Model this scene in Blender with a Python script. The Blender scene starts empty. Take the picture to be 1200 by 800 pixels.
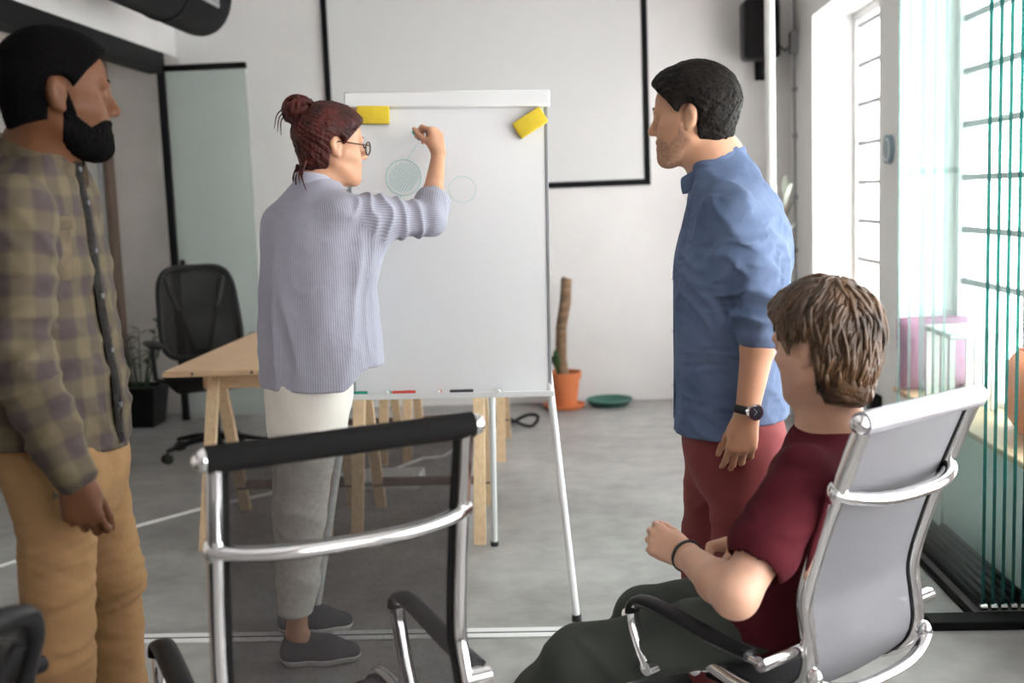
import bpy, bmesh, math, random
import numpy as np
from mathutils import Matrix, Vector
random.seed(7); rng = np.random.default_rng(7)
S = bpy.context.scene; COL = S.collection
R_ = math.radians
# ---------------------------------------------------------------- camera
FPX, PITCH, ROLL, CAMH = 1334.0, R_(7.17), R_(2.16), 1.43
_cp, _sp = math.cos(PITCH), math.sin(PITCH)
C_F = np.array([0, _cp, -_sp]); _u0 = np.array([0, _sp, _cp]); _r0 = np.array([1.0, 0, 0])
C_R = math.cos(ROLL) * _r0 - math.sin(ROLL) * _u0
C_U = math.sin(ROLL) * _r0 + math.cos(ROLL) * _u0
cam_d = bpy.data.cameras.new('camera'); cam = bpy.data.objects.new('camera', cam_d); COL.objects.link(cam)
cam.matrix_world = Matrix(((C_R[0], C_U[0], -C_F[0], 0), (C_R[1], C_U[1], -C_F[1], 0), (C_R[2], C_U[2], -C_F[2], CAMH), (0, 0, 0, 1)))
cam_d.sensor_width = 36; cam_d.lens = FPX * 36 / 1200; cam_d.clip_start = .05
cam_d.dof.use_dof = True; cam_d.dof.focus_distance = 3.1; cam_d.dof.aperture_fstop = 2.5
S.camera = cam
S.cycles.transparent_max_bounces = 40
# ---------------------------------------------------------------- world, exposure
W = bpy.data.worlds.new('world'); S.world = W; W.use_nodes = True
_bg = W.node_tree.nodes['Background']; _bg.inputs[0].default_value = (.985, .985, .985, 1); _bg.inputs[1].default_value = 6.0
S.view_settings.view_transform = 'Standard'; S.view_settings.look = 'None'
S.view_settings.exposure = 0.98; S.view_settings.gamma = 1.0; S.view_settings.use_curve_mapping = False
# ---------------------------------------------------------------- helpers
def at(px, py, Y):
    """world point on the ray of photo point (px,py) at distance Y into the room"""
    d = C_F + C_R * (px - 600) / FPX + C_U * (400 - py) / FPX
    return np.array([0, 0, CAMH]) + d * Y / d[1]
ROOM = Matrix.Rotation(-R_(3.1), 4, 'Z')          # the room is turned 3.1 degrees to the camera
def room(l, d, z=0.0): return np.array(ROOM @ Vector((l, d, z)))
class MB:
    def __init__(s): s.v = []; s.f = []
    def add(s, v, f):
        n = len(s.v); s.v += [tuple(map(float, p)) for p in v]; s.f += [tuple(i + n for i in q) for q in f]; return s
    def bm(s, b):
        b.verts.ensure_lookup_table(); b.verts.index_update()
        s.add([v.co for v in b.verts], [[v.index for v in f.verts] for f in b.faces]); b.free(); return s
    def box(s, lo, hi, bev=0, M=None, seg=1):
        b = bmesh.new(); bmesh.ops.create_cube(b, size=1)
        lo = np.array(lo, float); hi = np.array(hi, float)
        for v in b.verts: v.co = Vector((lo + hi) / 2 + np.array(v.co) * (hi - lo))
        if bev: bmesh.ops.bevel(b, geom=b.edges[:], offset=bev, segments=seg, affect='EDGES', profile=.5)
        if M is not None: bmesh.ops.transform(b, matrix=M, verts=b.verts)
        return s.bm(b)
    def tube(s, path, rad, n=10, flat=None, cap=True, closed=False):
        """tube along points; rad scalar / list / (list of (ra,rb)); flat = reference up vector for elliptical sections"""
        P = [np.array(p, float) for p in path]; m = len(P)
        if not hasattr(rad, '__len__'): rad = [rad] * m
        up = np.array(flat if flat is not None else (0, 0, 1.0), float); V = []; pn = None
        for i in range(m):
            a = P[(i - 1) % m] if (closed or i > 0) else P[i]; c = P[(i + 1) % m] if (closed or i < m - 1) else P[i]
            t = c - a; t /= np.linalg.norm(t) + 1e-12
            if flat is None:
                if pn is None:
                    q = up if abs(t @ up) < .9 else np.array([1.0, 0, 0])
                else: q = pn
            else: q = up
            w = q - t * (q @ t); w /= np.linalg.norm(w) + 1e-12; pn = w
            x = np.cross(t, w); r = rad[i]; ra, rb = r if hasattr(r, '__len__') else (r, r)
            for k in range(n):
                A = 2 * math.pi * k / n; V.append(P[i] + x * ra * math.cos(A) + w * rb * math.sin(A))
        F = []
        for i in range(m if closed else m - 1):
            j = (i + 1) % m
            for k in range(n): F.append((i * n + k, i * n + (k + 1) % n, j * n + (k + 1) % n, j * n + k))
        if cap and not closed: F += [tuple(range(n))[::-1], tuple((m - 1) * n + k for k in range(n))]
        return s.add(V, F)
    def cyl(s, a, b, r, r2=None, n=16): return s.tube([a, b], [r, r if r2 is None else r2], n)
    def lathe(s, prof, c=(0, 0, 0), n=28):
        V = [(c[0] + r * math.cos(2 * math.pi * k / n), c[1] + r * math.sin(2 * math.pi * k / n), c[2] + z) for r, z in prof for k in range(n)]
        F = [(i * n + k, i * n + (k + 1) % n, (i + 1) * n + (k + 1) % n, (i + 1) * n + k) for i in range(len(prof) - 1) for k in range(n)]
        F += [tuple(range(n))[::-1], tuple((len(prof) - 1) * n + k for k in range(n))]
        return s.add(V, F)
    def ball(s, c, r, u=14, w=8):
        r = (r, r, r) if not hasattr(r, '__len__') else r
        b = bmesh.new(); bmesh.ops.create_uvsphere(b, u_segments=u, v_segments=w, radius=1)
        for v in b.verts: v.co = Vector((c[0] + v.co.x * r[0], c[1] + v.co.y * r[1], c[2] + v.co.z * r[2]))
        return s.bm(b)
    def poly(s, pts, d):
        """prism: closed polygon pts pushed along vector d"""
        n = len(pts); d = np.array(d, float); P = [np.array(p, float) for p in pts]
        return s.add(P + [p + d for p in P], [tuple(range(n))[::-1], tuple(range(n, 2 * n))] + [(i, (i + 1) % n, n + (i + 1) % n, n + i) for i in range(n)])
def link(name, mesh, mats, parent=None, M=None):
    o = bpy.data.objects.new(name, mesh); COL.objects.link(o)
    if mesh is not None and mats is not None:
        for m in (mats if isinstance(mats, (list, tuple)) else [mats]): mesh.materials.append(m)
    if parent is not None: o.parent = parent
    if M is not None: o.matrix_basis = M
    return o
def build(mb, name, mat, parent=None, M=None, smooth=40, A=None):
    """one mesh object.  A: authoring matrix applied to the vertices (for parts written in room coordinates)"""
    v = np.array(mb.v)
    if A is not None:
        A = np.array(A); v = v @ A[:3, :3].T + A[:3, 3]
    me = bpy.data.meshes.new(name); me.from_pydata(v.tolist(), [], mb.f)
    bm = bmesh.new(); bm.from_mesh(me); bmesh.ops.recalc_face_normals(bm, faces=bm.faces[:]); bm.to_mesh(me); bm.free()
    me.update()
    if smooth:
        me.polygons.foreach_set('use_smooth', [True] * len(me.polygons)); me.set_sharp_from_angle(angle=R_(smooth))
    return link(name, me, mat, parent, M)
def tag(o, label=None, cat=None, group=None, kind=None):
    for k, x in (('label', label), ('category', cat), ('group', group), ('kind', kind)):
        if x: o[k] = x
    return o
def thing(name, label, cat, M=None, group=None):
    o = bpy.data.objects.new(name, None); o.empty_display_size = .1; COL.objects.link(o)
    if M is not None: o.matrix_basis = M
    return tag(o, label, cat, group)
def copy_tree(o, parent=None):
    c = o.copy(); COL.objects.link(c); c.parent = parent
    for ch in list(o.children): copy_tree(ch, c)
    return c
def TM(loc, rz=0.0): return Matrix.Translation(Vector([float(a) for a in loc])) @ Matrix.Rotation(rz, 4, 'Z')
def RT(l, d, z=0.0, rz=0.0): return ROOM @ TM((l, d, z), rz)
# ---------------------------------------------------------------- materials
MAT = {}
def mat(name, col, rough=.6, metal=0.0, var=0.0, vscale=8.0, bump=0.0, bscale=60.0, spec=.5, stretch=None, col2=None, coat=0.0, sss=0.0, emit=None):
    m = bpy.data.materials.new(name); m.use_nodes = True; nt = m.node_tree; N = nt.nodes; L = nt.links
    b = N['Principled BSDF']; b.inputs['Base Color'].default_value = (*col, 1); b.inputs['Roughness'].default_value = rough
    b.inputs['Metallic'].default_value = metal; b.inputs['Specular IOR Level'].default_value = spec; b.inputs['Coat Weight'].default_value = coat
    if sss:
        b.inputs['Subsurface Weight'].default_value = sss; b.inputs['Subsurface Radius'].default_value = (.012, .005, .003); b.inputs['Subsurface Scale'].default_value = 1
    tc = N.new('ShaderNodeTexCoord'); src = tc.outputs['Object']
    if stretch:
        mp = N.new('ShaderNodeMapping'); mp.inputs['Scale'].default_value = stretch; L.new(src, mp.inputs[0]); src = mp.outputs[0]
    if var or col2:
        n = N.new('ShaderNodeTexNoise'); n.inputs['Scale'].default_value = vscale; n.inputs['Detail'].default_value = 5; L.new(src, n.inputs['Vector'])
        r = N.new('ShaderNodeValToRGB'); c2 = col2 or tuple(min(1, c * (1 + var)) for c in col); c1 = col if col2 else tuple(c * (1 - var) for c in col)
        r.color_ramp.elements[0].position = .3; r.color_ramp.elements[1].position = .7
        r.color_ramp.elements[0].color = (*c1, 1); r.color_ramp.elements[1].color = (*c2, 1)
        L.new(n.outputs['Fac'], r.inputs[0]); L.new(r.outputs[0], b.inputs['Base Color'])
    if bump:
        n2 = N.new('ShaderNodeTexNoise'); n2.inputs['Scale'].default_value = bscale; n2.inputs['Detail'].default_value = 4; L.new(src, n2.inputs['Vector'])
        bp = N.new('ShaderNodeBump'); bp.inputs['Strength'].default_value = bump; bp.inputs['Distance'].default_value = .01
        L.new(n2.outputs['Fac'], bp.inputs['Height']); L.new(bp.outputs[0], b.inputs['Normal'])
    if emit: b.inputs['Emission Color'].default_value = (*emit[:3], 1); b.inputs['Emission Strength'].default_value = emit[3]
    MAT[name] = m; return m
def mat_glass(name, tint, rough=0.0, refl=.8, solid=0.0, solidcol=(.5, .7, .65)):
    """thin clear pane: fresnel mix of tinted see-through and mirror, plus a share of diffuse for dusty / frosted panes"""
    m = bpy.data.materials.new(name); m.use_nodes = True; nt = m.node_tree; N = nt.nodes; L = nt.links; N.remove(N['Principled BSDF'])
    o = N['Material Output']; t = N.new('ShaderNodeBsdfTransparent'); t.inputs[0].default_value = (*tint, 1)
    g = N.new('ShaderNodeBsdfGlossy'); g.inputs['Roughness'].default_value = rough; lw_ = N.new('ShaderNodeLayerWeight'); lw_.inputs[0].default_value = .5
    pw = N.new('ShaderNodeMath'); pw.operation = 'POWER'; pw.inputs[1].default_value = 5; L.new(lw_.outputs['Facing'], pw.inputs[0])
    fr = N.new('ShaderNodeMath'); fr.operation = 'MULTIPLY_ADD'; fr.inputs[1].default_value = refl; fr.inputs[2].default_value = .03 * refl; L.new(pw.outputs[0], fr.inputs[0])
    mx = N.new('ShaderNodeMixShader'); a = t.outputs[0]
    if solid:
        df = N.new('ShaderNodeBsdfDiffuse'); df.inputs[0].default_value = (*solidcol, 1); m2 = N.new('ShaderNodeMixShader'); m2.inputs[0].default_value = solid
        L.new(a, m2.inputs[1]); L.new(df.outputs[0], m2.inputs[2]); a = m2.outputs[0]
    L.new(fr.outputs[0], mx.inputs[0]); L.new(a, mx.inputs[1]); L.new(g.outputs[0], mx.inputs[2]); L.new(mx.outputs[0], o.inputs[0])
    MAT[name] = m; return m
mat('plaster', (.70, .682, .678), .85, var=.05, vscale=1.7, bump=.25, bscale=14)
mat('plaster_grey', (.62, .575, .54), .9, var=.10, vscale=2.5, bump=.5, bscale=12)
mat('white_paint', (.80, .80, .79), .55, var=.02, vscale=5)
mat('ceiling_paint', (.74, .73, .72), .9, var=.03)
mat('screen', (.66, .655, .655), .8, var=.012, vscale=2)
mat('black', (.008, .008, .009), .6, spec=.1)
mat('black_metal', (.009, .009, .010), .55, spec=.08)
mat('black_duct', (.007, .007, .008), .6, spec=.06, var=.2, vscale=4)
mat('black_plastic', (.008, .008, .009), .4, spec=.2)
mat('black_fabric', (.010, .0095, .0095), .85, spec=.1, bump=.3, bscale=300)
mat('grille', (.25, .25, .26), .5)
mat('aluminium', (.72, .72, .72), .3, metal=1.0, var=.06, vscale=30)
mat('chrome', (.86, .85, .86), .13, metal=1.0)
mat('white_metal', (.74, .74, .74), .35)
mat('board', (.79, .79, .80), .28, coat=.2)
mat('wood_light', (.60, .40, .24), .55, var=.14, vscale=5, stretch=(2, 14, 14), bump=.05)
mat('wood_pale', (.66, .47, .29), .6, var=.12, vscale=6, stretch=(14, 14, 1.5))
mat('wood_brown', (.15, .10, .075), .7, var=.2, vscale=6, stretch=(8, 8, 1))
mat('yellow_foam', (.72, .52, .03), .8, var=.06, vscale=40, bump=.2, bscale=200)
mat('felt', (.12, .12, .13), .9)
mat('terracotta', (.55, .16, .055), .7, var=.08, vscale=9)
mat('soil', (.03, .022, .016), .95, bump=.6, bscale=80)
mat('green_plastic', (.035, .13, .10), .45)
mat('bark', (.20, .125, .075), .9, var=.35, vscale=14, stretch=(1, 1, 4), bump=.8, bscale=40)
mat('leaf', (.045, .11, .035), .5, var=.3, vscale=12)
mat('leaf_dark', (.02, .05, .018), .45, var=.3, vscale=12)
mat('leaf_grey', (.36, .39, .33), .6, var=.2, vscale=12)
mat('white_plastic', (.78, .78, .77), .4)
mat('cable_white', (.75, .74, .71), .5)
mat('mauve_fabric', (.36, .17, .27), .9, var=.1, vscale=10, bump=.2, bscale=200)
mat('orange_fabric', (.75, .20, .07), .85, var=.08, bump=.2, bscale=200)
mat('disc', (.20, .27, .31), .4)
mat('ink_green', (.36, .60, .57), .6)
mat('ink_pale', (.50, .66, .66), .7)
mat('marker_green', (.02, .28, .20), .4); mat('marker_red', (.62, .05, .03), .4); mat('marker_black', (.03, .03, .04), .4)
mat('bar_sheen_grey', (.46, .46, .50), .35, metal=.6)  # pale tone paints in the reflection on the right-hand chair's top bar
mat('rubber', (.02, .02, .02), .8)
mat_glass('pane_glass', (.985, .985, .985))
mat_glass('stack_glass', (.972, .992, .988), refl=.3)
mat_glass('edge_pale', (.72, .84, .82), rough=.15, solid=.25, solidcol=(.6, .72, .70))
mat_glass('stack_edge', (.10, .36, .33), rough=.15, solid=.45, solidcol=(.01, .14, .12))
mat_glass('door_glass', (.84, .88, .865), rough=.12, solid=.36, solidcol=(.58, .62, .60))
mat_glass('recess_glass', (.6, .6, .6), rough=.1, solid=.75, solidcol=(.38, .36, .34))
mat_glass('dark_glass', (.25, .27, .27), rough=.05, solid=.3, solidcol=(.16, .15, .15))
def mat_mesh(name, opacity, col):
    m = bpy.data.materials.new(name); m.use_nodes = True; nt = m.node_tree; N = nt.nodes; L = nt.links
    b = N['Principled BSDF']; b.inputs['Base Color'].default_value = (*col, 1); b.inputs['Roughness'].default_value = .6; b.inputs['Specular IOR Level'].default_value = .1 if col[0] < .1 else .35
    t = N.new('ShaderNodeBsdfTransparent'); mx = N.new('ShaderNodeMixShader'); tc = N.new('ShaderNodeTexCoord')
    wv = N.new('ShaderNodeTexNoise'); wv.inputs['Scale'].default_value = 400; L.new(tc.outputs['Object'], wv.inputs['Vector'])
    mr = N.new('ShaderNodeMapRange'); mr.inputs[1].default_value = .3; mr.inputs[2].default_value = .7; mr.inputs[3].default_value = opacity - .06; mr.inputs[4].default_value = opacity + .06
    L.new(wv.outputs['Fac'], mr.inputs[0]); L.new(mr.outputs[0], mx.inputs[0]); L.new(t.outputs[0], mx.inputs[1]); L.new(b.outputs[0], mx.inputs[2])
    L.new(mx.outputs[0], N['Material Output'].inputs[0]); MAT[name] = m
mat_mesh('mesh_black', .77, (.016, .013, .013)); mat_mesh('mesh_dense', .93, (.009, .008, .0075)); mat_mesh('mesh_grey', .95, (.15, .15, .16))
def mat_floor():
    m = bpy.data.materials.new('concrete'); m.use_nodes = True; nt = m.node_tree; N = nt.nodes; L = nt.links; b = N['Principled BSDF']
    tc = N.new('ShaderNodeTexCoord')
    def noise(sc, det=6, st=None):
        n = N.new('ShaderNodeTexNoise'); n.inputs['Scale'].default_value = sc; n.inputs['Detail'].default_value = det
        if st:
            mp = N.new('ShaderNodeMapping'); mp.inputs['Scale'].default_value = st; L.new(tc.outputs['Object'], mp.inputs[0]); L.new(mp.outputs[0], n.inputs['Vector'])
        else: L.new(tc.outputs['Object'], n.inputs['Vector'])
        return n
    r = N.new('ShaderNodeValToRGB'); r.color_ramp.elements[0].position = .3; r.color_ramp.elements[1].position = .72
    r.color_ramp.elements[0].color = (.225, .217, .208, 1); r.color_ramp.elements[1].color = (.375, .367, .356, 1); L.new(noise(1.1, 8).outputs['Fac'], r.inputs[0])
    r2 = N.new('ShaderNodeValToRGB'); r2.color_ramp.elements[0].position = .35; r2.color_ramp.elements[1].position = .65
    r2.color_ramp.elements[0].color = (.86, .86, .86, 1); r2.color_ramp.elements[1].color = (1.08, 1.08, 1.08, 1); L.new(noise(9, 6).outputs['Fac'], r2.inputs[0])
    mx = N.new('ShaderNodeMixRGB'); mx.blend_type = 'MULTIPLY'; mx.inputs[0].default_value = 1; L.new(r.outputs[0], mx.inputs[1]); L.new(r2.outputs[0], mx.inputs[2])
    L.new(mx.outputs[0], b.inputs['Base Color'])
    rr = N.new('ShaderNodeMapRange'); rr.inputs[1].default_value = .3; rr.inputs[2].default_value = .7; rr.inputs[3].default_value = .34; rr.inputs[4].default_value = .55
    L.new(noise(2.2, 4, (1, 1.8, 1)).outputs['Fac'], rr.inputs[0]); L.new(rr.outputs[0], b.inputs['Roughness'])
    bp = N.new('ShaderNodeBump'); bp.inputs['Strength'].default_value = .12; bp.inputs['Distance'].default_value = .01; L.new(noise(40, 4).outputs['Fac'], bp.inputs['Height']); L.new(bp.outputs[0], b.inputs['Normal'])
    MAT['concrete'] = m
mat_floor()
# ================================================================ the room
XL, XN, XR, YB, YF, ZC = -2.66, -3.20, 1.51, 7.88, -4.2, 3.25
SILL, LINT, XO = .47, 2.46, 1.83
def struct(mb, name, m, parent=None): 
    o = build(mb, name, MAT[m], parent, ROOM if parent is None else None)
    return tag(o, kind='structure') if parent is None else o
struct(MB().box((XN - .3, YF - .3, -.1), (XO + .1, YB + .3, 0)), 'floor', 'concrete')
struct(MB().box((XN - .3, YF - .3, ZC), (XO + .1, YB + .3, ZC + .15)), 'ceiling', 'ceiling_paint')
struct(MB().box((XN - .3, YB, 0), (XO, YB + .25, ZC)), 'wall_back', 'plaster')
WINS = [(5.68, 7.19), (3.05, 5.33), (.55, 2.70), (-1.6, .20)]
w = MB()
edges = [YF] + [e for a in sorted(WINS) for e in a] + [YB]
for a, b in zip(edges[0::2], edges[1::2]):
    if b - a > .01: w.box((XR, a, 0), (XO, b, ZC))
for a, b in WINS: w.box((XR, a, 0), (XO, b, SILL)); w.box((XR, a, LINT), (XO, b, ZC))
struct(w, 'wall_right', 'white_paint')
for i, (a, b) in enumerate(WINS):
    fr = MB(); xg = XO - .04
    for lo, hi in (((a, SILL), (b, SILL + .05)), ((a, LINT - .05), (b, LINT)), ((a, SILL), (a + .05, LINT)), ((b - .05, SILL), (b, LINT))):
        fr.box((xg - .03, lo[0], lo[1]), (xg + .03, hi[0], hi[1]))
    f = struct(fr, 'window_%d' % (i + 1), 'white_metal')
    nm = 3 if b - a > 1.8 else 2
    ys = [a + .05 + (b - a - .1) * k / nm for k in range(nm + 1)]
    zs = [SILL + .05] + [1.0 + .233 * k - .02 for k in range(0, 7)] + [LINT - .05]
    for z in zs[1:-1]: build(MB().box((xg - .014, a + .05, z - .013), (xg + .014, b - .05, z + .013)), 'glazing_bar', MAT['grille'], f)
    for y in ys[1:-1]: build(MB().box((xg - .016, y - .014, SILL + .05), (xg + .016, y + .014, LINT - .05)), 'mullion', MAT['grille'], f)
    for y0, y1 in zip(ys[:-1], ys[1:]):
        for z0, z1 in zip(zs[:-1], zs[1:]): build(MB().box((xg - .003, y0, z0), (xg + .003, y1, z1)), 'pane', MAT['pane_glass'], f)
    build(MB().box((XR - .03, a + .01, SILL), (xg - .03, b - .01, SILL + .025), .005), 'window_sill', MAT['wood_light'], f)
# left: plaster above a black steel beam, a deep recess below it
struct(MB().box((XL - .62, YF, 2.47), (XL, YB, ZC)), 'wall_left', 'plaster')
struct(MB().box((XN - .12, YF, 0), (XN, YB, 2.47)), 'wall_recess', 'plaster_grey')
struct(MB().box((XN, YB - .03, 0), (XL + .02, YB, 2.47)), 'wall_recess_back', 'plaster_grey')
struct(MB().box((XL - .10, YF, 2.335), (XL + .012, 7.60, 2.47), .004), 'trim_1', 'black_metal')
struct(MB().box((XN, 7.73, 0), (XN + .06, 7.85, 2.46), .004), 'trim_2', 'wood_brown')
g = struct(MB().box((XN + .002, 5.9, .0), (XN + .03, 7.72, .10), .004), 'window_5', 'black_metal')
for y in (5.9, 6.8, 7.66): build(MB().box((XN + .002, y, .1), (XN + .03, y + .05, 2.34)), 'mullion', MAT['grille'], g)
for y0, y1 in ((5.95, 6.8), (6.85, 7.66)): build(MB().box((XN + .008, y0, .1), (XN + .016, y1, 2.34)), 'pane', MAT['recess_glass'], g)
# the wall behind the camera
struct(MB().box((XN - .3, YF - .25, 0), (XO, YF, ZC)), 'wall_front', 'plaster')
# floor track of the sliding glass wall
t = struct(MB().box((XN, 3.575, .0005), (1.12, 3.655, .006), .001), 'trim_3', 'white_metal')  # white finish stands in for the bright reflection on the aluminium track
build(MB().box((XN, 3.609, .004), (1.12, 3.617, .0065)), 'groove', MAT['black_metal'], t)
struct(MB().box((1.12, 3.57, .0005), (XR, 3.66, .03), .003), 'trim_4', 'black_metal')
struct(MB().box((1.275, 3.66, .0005), (1.30, 4.72, .012), .002), 'trim_5', 'black_metal')
struct(MB().box((XL, 3.56, ZC - .09), (XR, 3.67, ZC), .003), 'trim_6', 'aluminium')
# open glass door leaf in a black frame at the end of the recess
d = tag(link('door_1', None, None, None, RT(XL, 7.58)), kind='structure')
build(MB().box((-.035, -.02, 0), (.015, .03, 2.36), .003), 'door_post', MAT['black_metal'], d)
build(MB().box((-.035, -.02, 2.345), (.56, .03, 2.385), .003), 'top_rail', MAT['black_metal'], d)
build(MB().box((.015, .0, .02), (.555, .010, 2.345)), 'pane', MAT['door_glass'], d)
build(MB().box((.03, -.022, 1.02), (.06, 0, 1.10), .004), 'lock', MAT['black_metal'], d)
# white service pipe and dark conduit in the far right corner
p = tag(build(MB().cyl((0, 0, 0), (0, 0, ZC), .027, n=18), 'service_pipe', MAT['white_paint'], None, RT(1.115, 6.4)), 'thin white floor-to-ceiling pipe right of the wall loudspeaker', 'pipe')
build(MB().cyl((0, 0, 2.9), (0, 0, 2.93), .036, n=18), 'pipe_clamp', MAT['white_paint'], p)
c = tag(build(MB().tube([(1.492, 7.66, .5), (1.492, 7.66, ZC)], .008, 8), 'conduit', MAT['grille'], None, ROOM), 'thin dark conduit running up the corner beside the first window', 'conduit')
build(MB().box((1.462, 7.62, 2.29), (1.508, 7.70, 2.43), .004), 'junction_box', MAT['grille'], c)
for z in (1.0, 1.35, 1.75, 2.05, 2.7): build(MB().box((1.478, 7.645, z), (1.508, 7.675, z + .03), .003), 'clip', MAT['grille'], c)
# black ventilation duct under the ceiling
DL, DZ, DR = -2.08, 2.56, .145
dn = thing('ventilation_duct', 'round black ventilation duct under the ceiling at top left', 'duct', ROOM)
path = [(DL, -2, DZ), (DL, 6.58, DZ)] + [(DL, 6.58 + .22 * math.sin(a), DZ + .22 * (1 - math.cos(a))) for a in np.linspace(.15, math.pi / 2, 9)] + [(DL, 6.80, ZC)]
build(MB().tube(path, DR, 28, cap=False), 'pipe', MAT['black_duct'], dn)
for y in (1.5, 3.9, 5.98): build(MB().tube([(DL, y, DZ), (DL, y + .02, DZ)], DR + .006, 28), 'seam_ring', MAT['black_duct'], dn)
gv = build(MB().box((DL + .10, 5.55, DZ - .01), (DL + .155, 6.50, DZ + .12), .004), 'grille_frame', MAT['aluminium'], dn)
for k in range(5): build(MB().box((DL + .156, 5.58, DZ + .008 + k * .02), (DL + .160, 6.47, DZ + .017 + k * .02)), 'grille_slat', MAT['grille'], gv)
# projection screen with black border
ps = thing('projection_screen', 'large white wall screen with a black border behind the flip chart', 'screen', RT(-.54, YB, 0))
HW, ZB, ZT, ED = 1.10, 1.485, 3.0, .042
build(MB().box((-HW, -.02, ZB), (HW, -.001, ZT)), 'screen_surface', MAT['screen'], ps)
for lo, hi in (((-HW, ZB), (HW, ZB + ED)), ((-HW, ZT - ED), (HW, ZT)), ((-HW, ZB + ED), (-HW + ED, ZT - ED)), ((HW - ED, ZB + ED), (HW, ZT - ED))):
    build(MB().box((lo[0], -.026, lo[1]), (hi[0], -.0195, hi[1]), .001), 'border', MAT['black'], ps)
# loudspeaker on the back wall
sp = thing('wall_loudspeaker', 'black loudspeaker on a bracket high on the back wall', 'speaker', RT(1.27, YB - .22, 2.45))
build(MB().box((-.115, -.12, -.19), (.115, .11, .19), .03, seg=3), 'cabinet', MAT['black_plastic'], sp)
build(MB().box((-.10, -.127, -.175), (.10, -.118, .175), .004), 'front_grille', MAT['black_fabric'], sp)
build(MB().box((.02, .0, -.28), (.06, .22, -.185), .006).box((.0, .19, -.30), (.08, .22, -.12), .004), 'bracket', MAT['black_metal'], sp)
tag(build(MB().tube([(1.32, 7.75, 2.62), (1.40, 7.80, 2.38), (1.46, 7.80, 2.33), (1.485, 7.68, 2.36)], .006, 6), 'speaker_cable', MAT['black_plastic'], None, ROOM), 'thin black cable from the loudspeaker to the corner conduit', 'cable')
# things on the pillar and the window seat
ds = tag(build(MB().cyl((XR - .001, 5.475, 1.59), (XR - .022, 5.475, 1.59), .068, n=32), 'wall_disc', MAT['disc'], None, ROOM), 'small round blue-grey disc on the white pillar between windows', 'wall disc')
build(MB().tube([(XR - .022, 5.475 + .05 * math.cos(a), 1.59 + .05 * math.sin(a)) for a in np.linspace(0, 2 * math.pi, 25)[:-1]], .003, 6, closed=True), 'rim', MAT['white_plastic'], ds)
tag(build(MB().box((XR - .06, 5.60, .27), (XR - .001, 5.68, .40), .008), 'socket_box', MAT['black_plastic'], None, ROOM), 'small black socket box low on the pillar behind the seated man', 'socket')
def cushion(name, M, w, h, t, m, label):
    n = 15; V = []; F = []
    for sgn in (-1, 1):
        for i in range(n):
            for j in range(n):
                a = -1 + 2 * i / (n - 1); b = -1 + 2 * j / (n - 1)
                bul = ((1 - a ** 4) * (1 - b ** 4)) ** .5; pin = 1 - .06 * (a * a) * (b * b) - .05 * (1 - abs(a)) * abs(b) ** 3 - .05 * (1 - abs(b)) * abs(a) ** 3
                V.append((a * w / 2 * pin, sgn * t / 2 * bul, h / 2 + b * h / 2 * pin))
    for s_ in (0, 1):
        for i in range(n - 1):
            for j in range(n - 1):
                q = [s_ * n * n + i * n + j, s_ * n * n + (i + 1) * n + j, s_ * n * n + (i + 1) * n + j + 1, s_ * n * n + i * n + j + 1]; F.append(tuple(q))
    o = build(MB().add(V, F), name, MAT[m], None, M, smooth=80)
    rim = [(-1, b) for b in np.linspace(-1, 1, 8)[:-1]] + [(a, 1) for a in np.linspace(-1, 1, 8)[:-1]] + [(1, -b) for b in np.linspace(-1, 1, 8)[:-1]] + [(-a, -1) for a in np.linspace(-1, 1, 8)[:-1]]
    pin = lambda a, b: 1 - .06 * a * a * b * b - .05 * (1 - abs(a)) * abs(b) ** 3 - .05 * (1 - abs(b)) * abs(a) ** 3
    build(MB().tube([(a * w / 2 * pin(a, b), 0, h / 2 + b * h / 2 * pin(a, b)) for a, b in rim], .006, 6, closed=True), 'piping', MAT[m], o)
    return tag(o, label, 'cushion')
cushion('seat_cushion', RT(1.635, 5.20, .50) @ Matrix.Rotation(R_(-8), 4, 'X'), .33, .33, .15, 'mauve_fabric', 'mauve cushion standing on the window seat beside the pillar')
cushion('seat_cushion', RT(1.66, 4.15, .497) @ Matrix.Rotation(R_(80), 4, 'Z'), .55, .30, .15, 'orange_fabric', 'orange cushion on the window seat seen through the stacked glass')
st = thing('white_stool', 'small white slatted stool on the window seat next to the mauve cushion', 'stool', RT(1.62, 4.82, .495))
build(MB().box((-.10, -.17, .30), (.10, .17, .325), .006), 'stool_top', MAT['white_paint'], st)
for x in (-.085, .085):
    for y in (-.15, -.05, .05, .15): build(MB().box((x - .011, y - .011, 0), (x + .011, y + .011, .30)), 'leg', MAT['white_paint'], st)
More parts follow.
